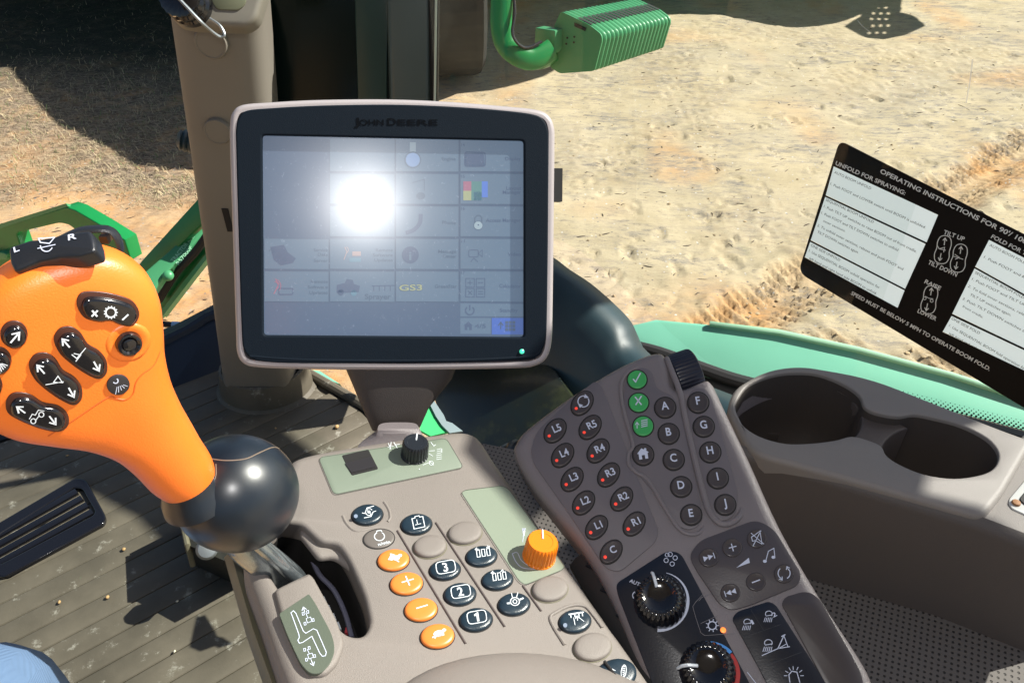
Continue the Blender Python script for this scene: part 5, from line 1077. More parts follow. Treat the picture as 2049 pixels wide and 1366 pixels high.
def s_cy2(k, x, y): k.ring(x, y, 12, 1.8, a0=120, a1=230, n=9); k.ring(x, y, 12, 1.8, a0=-50, a1=60, n=9); k.arrow(x - 8, y + 8, x - 4, y + 13, 1.6, 5); k.arrow(x + 9, y - 6, x + 6, y - 13, 1.6, 5)
for (x, y, f, l) in ((1418, 1117, s_ff, 'round key with forward arrows'), (1465, 1097, s_p2, 'round key with a plus'), (1514, 1079, s_mute, 'round key with a crossed speaker'), (1568, 1149, s_cy2, 'round key with turning arrows'), (1512, 1165, s_m2, 'round key with a minus'), (1461, 1187, s_rw, 'round key with backward arrows')):
    key(x, y, 20, 19, 0, lambda k, a, b, f=f: f(k, a, b + 3), 'media_key', .0026, label=l, ring=False, name='media_key')
ik = Ink(KP, .0017); ik.poly([(1473, 1137), (1498, 1117), (1500, 1127)]); ik.line([(1532, 1123), (1537, 1104), (1548, 1098), (1550, 1115)], 1.6); ik.disc(1530, 1124, 4, ry=3.2, n=10); ik.disc(1547, 1116, 4, ry=3.2, n=10); ik.build('media_print', M['pale'], t, smooth=False, recalc=False)
# lamp switch panel
panel('lamp_panel', [(1464, 1238), (1474, 1224), (1538, 1203), (1552, 1210), (1700, 1440), (1600, 1500), (1520, 1340)], [12, 12, 12, 12, 12, 12, 20], M['black_panel'], .0012)
ik = Ink(KP, .0015)
def lamp(x, y, k=1.0, w_=1.4):
    ik.ring(x, y - 4 * k, 7 * k, w_, a0=150, a1=400, n=12, ry=6 * k); ik.line([(x - 6 * k, y), (x + 6 * k, y - 2 * k)], w_)
    for i in range(5): ik.line([(x - 7 * k + i * 3.4 * k, y + 3 * k), (x - 10 * k + i * 3.6 * k, y + 12 * k)], w_ * .9)
lamp(1495, 1249); ik.text('1', (1505, 1250), (1509, 1248), 9, bold=.03); lamp(1538, 1233); ik.text('2', (1547, 1236), (1555, 1232), 9, bold=.03)
lamp(1537, 1291, 1.1, 1.6); ik.line([(1524, 1312), (1556, 1298), (1580, 1294)], 1.6); ik.line([(1556, 1298), (1568, 1272)], 1.8); ik.line([(1568, 1272), (1576, 1294)], 1.6); ik.line([(1563, 1274), (1571, 1270)], 2); ik.line([(1557, 1298), (1574, 1288)], 1.4)
ik.line([(1580, 1366), (1578, 1350), (1584, 1343), (1594, 1345), (1600, 1366)], 1.8)
for a in (-150, -120, -95, -65, -35, 180, 0): ik.line([(1588 + 13 * math.cos(math.radians(a)), 1352 + 12 * math.sin(math.radians(a))), (1588 + 20 * math.cos(math.radians(a)), 1352 + 19 * math.sin(math.radians(a)))], 1.4)
ik.build('lamp_print', M['pale'], t, smooth=False, recalc=False)
ik = Ink(KP, .00145); 
for a, b in (((1502, 1220), (1528, 1262)), ((1487, 1276), (1562, 1250)), ((1532, 1332), (1604, 1305)), ((1500, 1300), (1505, 1296))): ik.line([a, b], .9)
ik.build('key_gaps', mat('gap_line', (.03, .032, .04), .4), t, smooth=False, recalc=False)
panel('blank_panel', [(1563, 1208), (1572, 1194), (1614, 1182), (1640, 1198), (1724, 1346), (1730, 1400), (1680, 1420)], [12, 12, 16, 18, 20, 14, 14], M['media_key'], .0014)
# parts in the gap between the consoles
t = thing('hinge_rail', 'black slotted metal rail in the gap between the two consoles', 'rail', at(1210, 1170, .66))
mb = MB()
g_a = CP.up(-.012).hit(1160, 1120); g_b = CP.up(-.012).hit(1330, 1400); d_ = (g_b - g_a).normalized()
mb.tube([g_a, g_b], [(.010, .006)] * 2, 8); mb.build('rail_bar', M['matte'], t)
mb = MB()
for k in range(6): mb.box(g_a + d_ * (.012 + k * .022) + Vector((.004, 0, .006)), .010, .006, .004, R=Matrix.Rotation(-.7, 3, 'Z'))
mb.build('rail_clip', M['black'], t)
# ================================================================== DISPLAY
Q0 = at(730, 405, .66); v1 = (CAM - Q0).normalized(); v2 = (FLASH - Q0).normalized(); DN = (v1 + v2).normalized()
SP = Pl(DN, Q0)          # the screen glass
HP = SP.up(.004)         # bezel front
t = thing('display_monitor', 'rounded touch screen monitor with dark bezel on a tapered stand', 'monitor', SP.hit(787, 735))
outl = cat([(458, 300), (458, 245), (464, 222), (484, 208), (540, 203), (640, 198), (780, 197), (900, 202), (1010, 211), (1075, 218), (1100, 230), (1111, 255), (1112, 300), (1110, 480), (1108, 620), (1107, 672), (1102, 704), (1090, 724), (1070, 734), (1040, 738), (900, 741), (780, 742), (600, 740), (520, 737), (488, 730), (473, 708), (470, 660), (464, 480)], 4)
mb = MB(); P = [HP.loc(*p) for p in outl]
L = [[HP.W(q.x, q.y, -.036) for q in inset2(P, .006)], [HP.W(q.x, q.y, -.030) for q in inset2(P, .002)]]
L.append([HP.W(q.x, q.y, -.006) for q in P])
for k in range(1, 6): a = k / 5 * math.pi / 2; L.append([HP.W(q.x, q.y, -.006 + .0065 * math.sin(a)) for q in inset2(P, .0042 * (1 - math.cos(a)))])
inn0 = P
L.append([HP.W(q.x, q.y, .0003) for q in inset2(P, .0062)]); L.append([HP.W(q.x, q.y, -.012) for q in inset2(P, .0066)])
mb.loops(L, True, False); mb.build('housing', M['trim'], t, angle=50)
inn = cat([(472, 300), (472, 255), (478, 234), (494, 221), (545, 216), (640, 211), (780, 209), (900, 213), (1008, 221), (1068, 229), (1088, 240), (1097, 262), (1098, 300), (1097, 480), (1095, 630), (1093, 672), (1087, 696), (1074, 712), (1052, 719), (900, 724), (780, 727), (600, 727), (530, 724), (505, 718), (488, 700), (483, 660), (477, 480)], 4)
scr = rnd([(524, 270), (1049, 281), (1049, 675), (527, 671)], 7, 4)
curve_slab('bezel', HP.up(.0016), inn, [scr], .006, .0014, M['bezel'], t, 3)
# soft ridge at the lower bezel
mb = MB(); mb.tube(cat([HP.up(.0008).hit(*p) for p in [(500, 712), (600, 719), (780, 721), (950, 719), (1060, 712), (1082, 700)]], 6, False), [(.0015, .0012)] * 31, 10); mb.build('bezel_ridge', M['bezel'], t)
# screen
def screen_mat():
    m = bpy.data.materials.new('screen_glass'); m.use_nodes = True; t_ = m.node_tree; N = t_.nodes; Lk = t_.links; B = N['Principled BSDF']; B.inputs['Base Color'].default_value = (.055, .078, .135, 1); B.inputs['Roughness'].default_value = .21; B.inputs['Specular IOR Level'].default_value = .6
    tc = N.new('ShaderNodeTexCoord'); n1 = N.new('ShaderNodeTexNoise'); n1.inputs['Scale'].default_value = 14; n1.inputs['Detail'].default_value = 8; Lk.new(tc.outputs['Object'], n1.inputs[0])
    mp = N.new('ShaderNodeMapping'); mp.inputs['Scale'].default_value = (1, .25, 1); mp.inputs['Rotation'].default_value = (0, 0, .5); Lk.new(tc.outputs['Object'], mp.inputs[0]); n2 = N.new('ShaderNodeTexNoise'); n2.inputs['Scale'].default_value = 260; n2.inputs['Detail'].default_value = 5; n2.inputs['Roughness'].default_value = .8; Lk.new(mp.outputs[0], n2.inputs[0])
    mr = N.new('ShaderNodeMapRange'); mr.inputs[1].default_value = .6; mr.inputs[2].default_value = .75; mr.inputs[3].default_value = 0; mr.inputs[4].default_value = .35; Lk.new(n2.outputs[0], mr.inputs[0])
    return m, B, mr, n1
def content(name, col, rough=.21, es=0.0):
    m, B, mr, n1 = screen_mat(); m.name = name; N = m.node_tree.nodes; Lk = m.node_tree.links
    mx = N.new('ShaderNodeMix'); mx.data_type = 'RGBA'; Lk.new(mr.outputs[0], mx.inputs[0]); mx.inputs[6].default_value = (*col, 1); mx.inputs[7].default_value = (.35, .40, .50, 1); Lk.new(mx.outputs[2], B.inputs['Base Color'])
    r2 = N.new('ShaderNodeMapRange'); r2.inputs[3].default_value = rough - .02; r2.inputs[4].default_value = rough + .06; Lk.new(n1.outputs[0], r2.inputs[0]); Lk.new(r2.outputs[0], B.inputs['Roughness'])
    B.inputs['Emission Color'].default_value = (.13 + col[0], .20 + col[1], .31 + col[2], 1); B.inputs['Emission Strength'].default_value = es; B.inputs['Coat Weight'].default_value = .35; B.inputs['Coat Roughness'].default_value = .42; return m  # glow also carries a bluish haze like reflected sky
M['scr_dark'] = content('screen_dark', (.046, .064, .102), es=.17); M['scr_tile'] = content('screen_tile', (.066, .094, .130), es=.20); M['scr_line'] = content('screen_line', (.052, .074, .110), es=.15)
def cm_(n, c): M[n] = content(n, c, es=.2); return M[n]
cols = [M['scr_dark'], M['scr_tile'], M['scr_line'], cm_('s_red', (.20, .07, .10)), cm_('s_green', (.05, .12, .105)), cm_('s_blue', (.05, .10, .33)), cm_('s_yellow', (.20, .21, .10)), cm_('s_teal', (.065, .125, .165)), cm_('s_lblue', (.10, .15, .26)), cm_('s_navy', (.038, .050, .085)), cm_('s_selblue', (.035, .07, .28)), cm_('s_white', (.17, .22, .25)), cm_('s_orange', (.20, .14, .13))]
mb = MB(); slab(mb, SP, [(515, 262), (1060, 272), (1060, 684), (518, 680)], -.003, 0); scrn = mb.build('screen', M['scr_dark'], t, smooth=False)
ik = Ink(SP, .00008)
tiles = []
X0 = [529, 660, 792, 921]; X1 = [658, 790, 918, 1048]; Yr = [(278, 344), (347, 409), (412, 474), (477, 539), (542, 604)]
for c in range(4):
    for r in range(5):
        if c == 0 and r < 3: continue
        ik.poly([(X0[c], Yr[r][0]), (X1[c], Yr[r][0] + 1), (X1[c], Yr[r][1]), (X0[c], Yr[r][1] - 1)], 1)
ik.poly([(921, 607), (1048, 608), (1048, 633), (921, 633)], 1); ik.poly([(921, 636), (982, 636), (982, 668), (921, 668)], 1); ik.poly([(984, 636), (1048, 636), (1048, 669), (984, 669)], 10)
ik.h = .00016
for c in range(4):
    for r in range(5):
        if c == 0 and r < 3: continue
        ik.line([(X0[c], Yr[r][0]), (X1[c], Yr[r][0] + 1), (X1[c], Yr[r][1]), (X0[c], Yr[r][1] - 1)], .9, 2, True)
ik.h = .0002
# icons
ik.disc(826, 320, 14, 8, ry=14); ik.ring(826, 320, 16, 1.2, 2); ik.poly([(820, 285), (832, 285), (832, 304), (820, 304)], 11)
ik.poly([tuple(p) for p in rnd([(929, 303), (972, 304), (972, 334), (929, 334)], 6, 3)], 9); ik.line([tuple(p) for p in rnd([(932, 306), (969, 307), (969, 331), (932, 331)], 4, 3)], 1.2, 1, True)
ik.poly([(927, 363), (943, 363), (943, 382), (927, 382)], 3); ik.poly([(943, 363), (964, 363), (964, 401), (943, 401)], 4); ik.poly([(964, 363), (976, 363), (976, 395), (964, 395)], 5); ik.poly([(927, 382), (943, 382), (943, 401), (927, 401)], 6); ik.poly([(948, 384), (964, 384), (964, 401), (948, 401)], 7)
ik.line([(824, 366), (849, 359), (849, 382)], 1.2, 2); ik.disc(842, 392, 9, 2, ry=7); ik.line([tuple(p) for p in cat([(842, 428), (840, 446), (828, 460), (812, 466)], 5, False)], 8, 9)
ik.line([(950, 447), (950, 436), (955, 431), (960, 431), (964, 436), (964, 447)], 2, 2); ik.disc(957, 451, 8.5, 11, ry=8); ik.ring(957, 451, 9, 1.1, 2, ry=8.5); ik.disc(957, 450, 1.6, 9)
ik.disc(821, 510, 17, 9); ik.h = .00028; ik.text('i', (818.5, 520), (823.5, 520), 17, 1, bold=.05); ik.h = .0002
ik.line([tuple(p) for p in rnd([(938, 500), (957, 500), (957, 514), (938, 514)], 3, 2)], 1.3, 9, True); ik.line([(957, 507), (965, 500), (965, 514)], 1.2, 9, True); ik.line([(948, 516), (942, 524)], 1.3, 9); ik.line([(948, 516), (956, 524)], 1.3, 9)
ik.poly([(541, 494), (568, 490), (576, 505), (592, 517), (586, 526), (562, 531), (548, 520)], 9)
for q in range(6): ik.line([(544 + q * 6, 496 + q * 4), (538 + q * 6, 503 + q * 4)], 1.4, 2)
ik.poly([(705, 503), (722, 503), (722, 512), (705, 512)], 12); ik.poly([(699, 516), (722, 516), (722, 524), (699, 524)], 7); ik.line([(688, 520), (694, 504), (690, 494)], 1.6, 12); ik.ring(690, 500, 7, 1.3, 12, a0=-60, a1=60, n=8)
ik.line([(548, 588), (558, 568), (552, 560)], 2, 3); ik.ring(548, 572, 9, 1.5, 3, a0=-80, a1=40, n=8); ik.ring(548, 572, 14, 1.5, 3, a0=-80, a1=40, n=8); ik.line([tuple(p) for p in rnd([(558, 577), (586, 577), (586, 589), (558, 589)], 2, 2)], 2, 9, True)
ik.poly([(674, 570), (690, 566), (694, 558), (706, 560), (708, 568), (720, 572), (718, 584), (674, 586)], 9); ik.disc(682, 585, 6, 9); ik.disc(708, 586, 6, 7)
ik.text('Sprayer', (730, 598), (782, 598), 10, 2, bold=.02); ik.line([(744, 572), (790, 571)], 1.6, 9)
for q in range(4): ik.line([(748 + q * 11, 572), (748 + q * 11, 582)], 1.4, 9)
ik.h = .00022; ik.text('GS3', (798, 582), (846, 581), 13, 2, bold=.09); ik.h = .0003; ik.text('GS3', (799, 581.5), (845, 580.5), 11.5, 6, bold=.03); ik.h = .0002
for (a, b, s_) in ((932, 557, '+'), (953, 557, '-'), (932, 577, 'x'), (953, 577, '=')):
    ik.line([(a, b), (a + 17, b), (a + 17, b + 17), (a, b + 17)], 1.4, 9, True); cx_, cy_ = a + 8.5, b + 8.5
    if s_ == '+': ik.line([(cx_ - 5, cy_), (cx_ + 5, cy_)], 1.5, 9); ik.line([(cx_, cy_ - 5), (cx_, cy_ + 5)], 1.5, 9)
    if s_ == '-': ik.line([(cx_ - 5, cy_), (cx_ + 5, cy_)], 1.5, 9)
    if s_ == 'x': ik.line([(cx_ - 4, cy_ - 4), (cx_ + 4, cy_ + 4)], 1.5, 9); ik.line([(cx_ + 4, cy_ - 4), (cx_ - 4, cy_ + 4)], 1.5, 9)
    if s_ == '=': ik.line([(cx_ - 5, cy_ - 2.5), (cx_ + 5, cy_ - 2.5)], 1.5, 9); ik.line([(cx_ - 5, cy_ + 2.5), (cx_ + 5, cy_ + 2.5)], 1.5, 9)
ik.ring(940, 621, 8.5, 2.6, 9, a0=-50, a1=230, n=16); ik.line([(940, 610), (940, 621)], 2.6, 9)
ik.poly([(928, 651), (937, 643), (946, 651), (944, 651), (944, 660), (939, 660), (939, 654), (935, 654), (935, 660), (930, 660), (930, 651)], 9)
ik.arrow(1002, 658, 1002, 645, 2.2, 6, 9)
for q in range(9): ik.poly([(1011 + q % 3 * 7, 642 + q // 3 * 7), (1017 + q % 3 * 7, 642 + q // 3 * 7), (1017 + q % 3 * 7, 648 + q // 3 * 7), (1011 + q % 3 * 7, 648 + q // 3 * 7)], 9)
for s_, a, b, c_, mi in (('Display', (1011, 321), (1042, 321), 7, 9), ('Layout', (1013, 380), (1043, 380), 7, 9), ('Manager', (1006, 388), (1043, 388), 7, 9), ('Access Manager', (972, 444), (1042, 444), 7, 9), ('Video', (1016, 512), (1042, 512), 7, 9), ('Calculator', (999, 575), (1042, 576), 7, 9), ('Standby', (1000, 624), (1036, 624), 7, 9), ('4/5', (950, 656), (972, 656), 8, 9), ('Engine', (884, 321), (912, 321), 6.5, 2), ('Phone', (885, 448), (912, 449), 6.5, 2), ('Message', (877, 506), (913, 506), 6.5, 2), ('Center', (886, 515), (913, 516), 6.5, 2), ('GreenStar', (870, 576), (914, 576), 7, 2), ('Service', (628, 503), (656, 503), 6, 2), ('Data', (636, 512), (656, 512), 6, 2), ('Server', (628, 524), (656, 524), 6, 2), ('Remote', (622, 566), (656, 566), 6, 2), ('Software', (616, 577), (656, 577), 6, 2), ('Updates', (619, 588), (656, 588), 6, 2), ('Remote', (752, 503), (786, 503), 6, 2), ('Software', (746, 513), (786, 513), 6, 2), ('Updates', (749, 523), (786, 523), 6, 2), ('14', (923, 293), (930, 293), 6, 9), ('15', (923, 356), (930, 356), 6, 9), ('16', (923, 420), (930, 420), 6, 9), ('11', (923, 485), (930, 485), 6, 9), ('17', (923, 548), (930, 548), 6, 9)):
    ik.text(s_, a, b, c_, mi, bold=.01)
ik.build('screen_image', cols, scrn, smooth=False, recalc=False)
# debossed maker's name
ik = Ink(HP.up(.0018), .0002); ik.text('J', (708, 251), (719, 251), 15, bold=.02); ik.text('OHN', (719, 251), (768, 251), 11.5, bold=.02); ik.text('D', (775, 251), (793, 251), 14, bold=.02); ik.text('EERE', (795, 251), (876, 251), 11.5, bold=.02); ik.build('bezel_lettering', mat('letter_black', (.003, .004, .006), .8, spec=.05), t, smooth=False, recalc=False)
mb = MB(); lathe(mb, frame(HP.up(.0018).hit(1044, 703), DN), [(.0021, 0), (.0021, .0008), (.001, .0016)], 14); mb.build('power_lamp', M['led'], t)
mb = MB(); mb.box(HP.up(-.008).hit(1115, 371), .007, .028, .010, R=SP.M().to_3x3()); mb.build('side_port_cap', M['matte'], t)
# stand
mb = MB(); BK = -.030
sec = [([(690, 730), (915, 730)], .034), ([(703, 760), (903, 760)], .030), ([(726, 816), (858, 816)], .024), ([(742, 852), (842, 852)], .018), ([(745, 858), (838, 858)], .016)]
L = []
for (a, b), dp in sec:
    A_ = HP.up(-.022).hit(*a); B2 = HP.up(-.022).hit(*b); c = (A_ + B2) / 2; hx = (B2 - A_).length / 2; L.append([c + SP.u * (math.copysign(abs(math.cos(q)) ** .55, math.cos(q)) * hx) + SP.n * (math.copysign(abs(math.sin(q)) ** .6, math.sin(q)) * dp * .5) for q in [i * 2 * math.pi / 36 for i in range(36)]])
mb.loops(L, True, True); mb.build('stand_cone', mat('stand_plastic', (.040, .033, .031), .5, nscale=1500, nstr=.4), t, angle=60)
mb = MB(); 
L = []
for (x0, x1, y, tt, dp) in ((756, 836, 856, .684, .014), (752, 842, 866, .684, .014), (724, 850, 886, .682, .014), (716, 856, 894, .680, .016), (710, 862, 940, .66, .028)):
    A_ = at(x0, y, tt); B2 = at(x1, y, tt); c = (A_ + B2) / 2; hx = (B2 - A_).length / 2; L.append([c + RGT * (math.copysign(abs(math.cos(q)) ** .6, math.cos(q)) * hx) + FWD.cross(RGT).normalized() * 0 + Vector((0, 1, 0)) * (math.copysign(abs(math.sin(q)) ** .6, math.sin(q)) * dp * .5) for q in [i * 2 * math.pi / 36 for i in range(36)]])
mb.loops(L, True, True); mb.build('stand_collar', M['taupe_dark'], t, angle=50)
# ================================================================== JOYSTICK
GP = pl3((130, 690, .385), (388, 965, .455), (290, 560, .392))
t = thing('joystick_lever', 'orange multi-button hydro lever with a glossy black ball boot', 'joystick', at(470, 985, .50))
secs = [((333, 998), (429, 944), .0150, .0150, 2.0), ((316, 990), (428, 930), .0160, .0155, 2.0), ((296, 975), (420, 908), .0165, .016, 2.1), ((262, 940), (402, 880), .0165, .0165, 2.2), ((222, 910), (384, 848), .0165, .017, 2.3), ((165, 890), (360, 805), .0165, .018, 2.5), ((95, 880), (339, 755), .017, .020, 2.7), ((20, 866), (327, 700), .017, .021, 3.0), ((-42, 832), (324, 648), .0175, .021, 3.1), ((-82, 775), (316, 592), .0175, .021, 3.1), ((-92, 705), (292, 545), .017, .020, 3.0), ((-78, 640), (252, 512), .0165, .018, 2.8), ((-46, 585), (205, 495), .015, .015, 2.6), ((-5, 545), (150, 489), .011, .011, 2.4), ((35, 520), (110, 494), .006, .006, 2.2)]
# interpolate for smoothness
def lerp(a, b, f): return tuple(x * (1 - f) + y * f for x, y in zip(a, b))
rows = []
SS = [Vector((s[0][0], s[0][1], 0)) for s in secs]; SR = [Vector((s[1][0], s[1][1], 0)) for s in secs]; SH = [Vector((s[2], s[3], s[4])) for s in secs]
cl_, cr_, ch_ = cat(SS, 5, False), cat(SR, 5, False), cat(SH, 5, False); L = []; nn_ = 72
for a, b, h in zip(cl_, cr_, ch_):
    A_ = GP.hit(a.x, a.y); B2 = GP.hit(b.x, b.y); c = (A_ + B2) / 2; x_ = (B2 - A_) / 2; row = []
    for q in range(nn_):
        an = q * 2 * math.pi / nn_; cc, s_ = math.cos(an), math.sin(an); ex_ = 2 / h.z; xx_ = math.copysign(abs(cc) ** ex_, cc); zz_ = math.copysign(abs(s_) ** ex_, s_) * (h.x if s_ > 0 else h.y)
        row.append(c + x_ * xx_ + GP.n * zz_)
    L.append(row)
mb = MB(); mb.loops(L, True, True); grip = mb.build('grip', M['orange'], t, angle=80)
gb = BVHTree.FromPolygons([Vector(v) for v in mb.v], mb.f)
def gplane(x, y, blend=.55):
    h, nn = on(gb, x, y); return Pl(nn * blend + GP.n * (1 - blend), h)
# seam lines on the grip
def seam(pts, r=.0004, m_=None):
    P_ = []
    for p in cat([(a, b, 0) for a, b in pts], 6, False):
        r_ = gb.ray_cast(CAM, ray(p.x, p.y).normalized())
        if r_[0]: P_.append(r_[0])
    mb = MB(); mb.tube(P_, r, 6); mb.build('seam', m_ or mat('seam_orange', (.55, .10, .01), .5), grip)
seam([(96, 872), (150, 838), (215, 795), (232, 797), (250, 799), (266, 788), (272, 765), (285, 748), (308, 730), (321, 702)])
def gkey(cx, cy, outline, draw, label, well=True, off=(2, 4)):
    pl = gplane(cx, cy); e = rotpts(outline, cx, cy, 0); e = [tuple(p) for p in cat([(a, b) for a, b in e], 4)]
    mb = MB()
    slab(mb, Pl(pl.n, pl.o), [(cx + (x - cx) * 1.10, cy + (y - cy) * 1.14) for x, y in e], -.006, .0006, .0003, 2, 1)
    slab(mb, pl, [(x + off[0], y + off[1]) for x, y in [(cx + (x - cx) * .97, cy + (y - cy) * .95) for x, y in e]], -.004, .0027, .0020, 5, 0)
    b = mb.build('grip_button', [M['gloss'], mat('well_brown', (.05, .015, .008), .35)], grip, angle=50); b['label'] = label
    ik = Ink(pl, .0029); s = (pl.o - CAM).dot(FWD) / FPX; draw(ik, cx + off[0], cy + off[1] - .0027 / s * .2); ik.build('symbol', M['white'], b, smooth=False, recalc=False); return b
kid = [(-50, -28), (-20, -30), (15, -24), (45, -12), (56, 10), (44, 30), (20, 28), (0, 20), (-24, 22), (-46, 14), (-58, -8)]
def k1(k, x, y):
    x0, y0 = x - 32, y + 4; k.line([(x0 - 5, y0 - 6), (x0 + 5, y0 + 6)], 3.4); k.line([(x0 + 6, y0 - 6), (x0 - 6, y0 + 6)], 3.4)
    k.ring(x, y + 2, 10, 3.0, n=24, ry=9.5)
    for q in range(13): a = q * 2 * math.pi / 13; k.line([(x + 10 * math.cos(a), y + 2 + 9.5 * math.sin(a)), (x + 14 * math.cos(a), y + 2 + 13 * math.sin(a))], 2.2)
    k.line([(x + 23, y + 17), (x + 35, y + 6)], 3.2)
gkey(217, 617, kid, k1, 'black kidney button with a cog between a cross and a dash')
kd = [(-46, -18), (-36, -36), (-16, -40), (2, -30), (16, -10), (36, 2), (50, 20), (50, 42), (36, 52), (14, 44), (-14, 26), (-36, 6)]
def k2(k, x, y, flip=0):
    k.arrow(x - 22, y - 10, x - 36, y - 26, 3.0, 10); k.arrow(x + 26, y + 18, x + 36, y + 36, 3.0, 10)
    if not flip: k.line([(x + 10, y - 9), (x - 8, y + 12), (x - 18, y + 4)], 1.8); k.line([(x - 14, y + 2), (x + 0, y + 5), (x - 10, y + 18)], 1.8)
    else: k.line([(x - 20, y + 12), (x + 16, y + 6)], 1.8); k.line([(x + 4, y - 6), (x + 14, y + 8), (x - 4, y + 7), (x + 4, y - 4)], 1.8)
gkey(158, 698, kd, lambda k, x, y: k2(k, x, y), 'black kidney button with arrows and a spray boom raised')
gkey(108, 750, kd, lambda k, x, y: k2(k, x, y, 1), 'black kidney button with arrows and a spray boom lowered')
def k4(k, x, y):
    k.arrow(x - 24, y + 0, x - 40, y - 12, 3.0, 10); k.arrow(x + 24, y + 6, x + 36, y + 22, 3.0, 10); k.ring(x - 8, y + 16, 5, 1.8, n=12); k.ring(x + 8, y + 3, 5, 1.8, n=12); k.line([(x - 16, y + 12), (x - 10, y + 2), (x - 4, y + 4), (x + 2, y - 6), (x + 14, y - 4)], 1.6); k.line([(x - 3, y + 14), (x + 3, y + 6)], 1.6)
gkey(72, 819, [(-54, -16), (-40, -30), (-12, -28), (12, -14), (40, -8), (58, 8), (58, 28), (40, 38), (6, 32), (-30, 18), (-52, 4)], k4, 'black kidney button with arrows and a machine outline', off=(2, 3))
circ = [(math.cos(a) * 25, math.sin(a) * 24) for a in [i * math.pi / 6 for i in range(12)]]
gkey(28, 668, circ, lambda k, x, y: k.arrow(x - 9, y + 11, x + 8, y - 9, 3.2, 12), 'round black button with a single white arrow')
def k5(k, x, y):
    for q in range(5): k.line([(x - 2 + q * 2, y + 0), (x + 2 + q * 4, y + 20 - q * 4)], 2.0)
    k.line([(x - 12, y - 14), (x + 2, y - 6)], 3)
gkey(-4, 720, circ, k5, 'round black button with spray lines, cut by the left edge')
gkey(-22, 770, circ, lambda k, x, y: k.arrow(x - 9, y + 11, x + 8, y - 9, 3.2, 12), 'round black button at the left edge')
# recessed round button with a shiny dish, and flat spray disc
pl = gplane(257, 686, .6); mb = MB(); F0 = frame(pl.hit(257, 686), pl.n); s = (pl.o - CAM).dot(FWD) / FPX
lathe(mb, F0, [(44 * s, -.0012), (41 * s, .0001), (36 * s, .0005), (30 * s, .0003), (26 * s, .0001)], 48, cap=False); mb.build('button_dish', M['orange'], grip, angle=80)
mb = MB(); lathe(mb, F0, [(25 * s, -.001), (25 * s, .0016), (22.5 * s, .0030), (19 * s, .0032), (15 * s, .0024), (13 * s, .0020), (12.5 * s, .0026), (9 * s, .0029), (1 * s, .0030)], 40); b = mb.build('round_button', M['gloss'], grip); b['label'] = 'round glossy black push button in a dish'
pl = gplane(236, 768, .7); mb = MB(); slab(mb, pl, ell(236, 768, 23, 20, -8, 30), -.002, .0012, .0004, 2); b = mb.build('spray_button', mat('flat_black', (.022, .02, .022), .5), grip); b['label'] = 'flat black disc with a spray nozzle mark'
ik = Ink(pl, .0014); ik.ring(230, 759, 5, 2.2, a0=-60, a1=150, n=9); 
for q in range(5): ik.line([(233 + q * 3, 771 - q * 1), (230 + q * 6, 786 - q * 4)], 1.2)
ik.build('symbol', M['pale'], b, smooth=False, recalc=False)
# rocker on the top of the grip
tpl = pl3((110, 500, .372), (30, 520, .372), (110, 530, .368)); tpl = Pl(Vector((-.02, -.45, .89)), at(110, 505, .355))
mb = MB(); rk_o = [(22, 500), (68, 484), (80, 484), (116, 478), (124, 474), (186, 466), (194, 486), (196, 508), (160, 518), (118, 520), (80, 528), (34, 548), (25, 530)]
slab(mb, tpl, rnd(rk_o, 7, 4), -.007, .0025, .0018, 4); rk = mb.build('top_rocker', M['black'], t, angle=50)
ik = Ink(tpl, .0029); ik.text('L', (36, 512), (47, 508), 10, bold=.03); ik.text('R', (143, 488), (160, 484), 11, bold=.03)
ik.line([(84, 484), (116, 482), (106, 494), (88, 492)], 2.4, 0, True); ik.ring(100, 498, 12, 2.2, a0=20, a1=180, n=12); ik.line([(82, 504), (118, 496)], 2); ik.build('symbol', M['pale'], rk, smooth=False, recalc=False)
mb = MB(); bk_ = cat([at(120, 480, .385), at(160, 462, .388), (at(200, 458, .39)), at(222, 462, .392), at(236, 478, .394), at(242, 500, .398)], 5, False); mb.tube(bk_, [(.0035, .0016)] * len(bk_), 10, flat=GP.n); mb.build('guard_bar', M['black'], t)
mb = MB(); mb.box(at(213, 474, .397), .004, .007, .004); mb.build('guard_plate', mat('brown_tab', (.06, .03, .01), .5), t)
# boot ball
BC = at(474, 986, .485); BR = 119 / 1600 * .485
mb = MB(); n = 64; L = []
axd = (GP.hit(300, 850) - GP.hit(388, 965)).normalized()
Fb = frame(BC, (at(380, 966, .46) - BC).normalized())
for k in range(1, 33):
    ph = k / 33 * math.pi; row = []
    for q in range(n):
        a = q * 2 * math.pi / n; r = BR * (1 + .02 * math.sin(3 * ph)); row.append(Fb @ Vector((math.sin(ph) * math.cos(a) * r, math.sin(ph) * math.sin(a) * r, math.cos(ph) * r * 1.0)))
    L.append(row)
mb.loops(L, True, True); M['ball'] = mat('boot_gloss', (.006, .010, .016), .36, coat=.3, coatr=.28, var=.3, vscale=25, nscale=120, nstr=.12, speck=((.2, .2, .2), 160, .012)); bb = mb.build('boot_ball', M['ball'], t, angle=80)
bvb = BVHTree.FromPolygons([Vector(v) for v in mb.v], mb.f)
def bseam(pts, r):
    P_ = []
    for p in cat([(a, b, 0) for a, b in pts], 6, False):
        r_ = bvb.ray_cast(CAM, ray(p.x, p.y).normalized())
        if r_[0]: P_.append(r_[0])
    m2 = MB(); m2.tube(P_, r, 6); m2.build('seam', mat('seam_tan', (.16, .12, .09), .5), bb)
bseam([(418, 917), (450, 921), (490, 918), (520, 905), (545, 895), (562, 898)], .0004); bseam([(432, 928), (431, 955), (415, 980), (380, 1000), (350, 1012)], .0003)
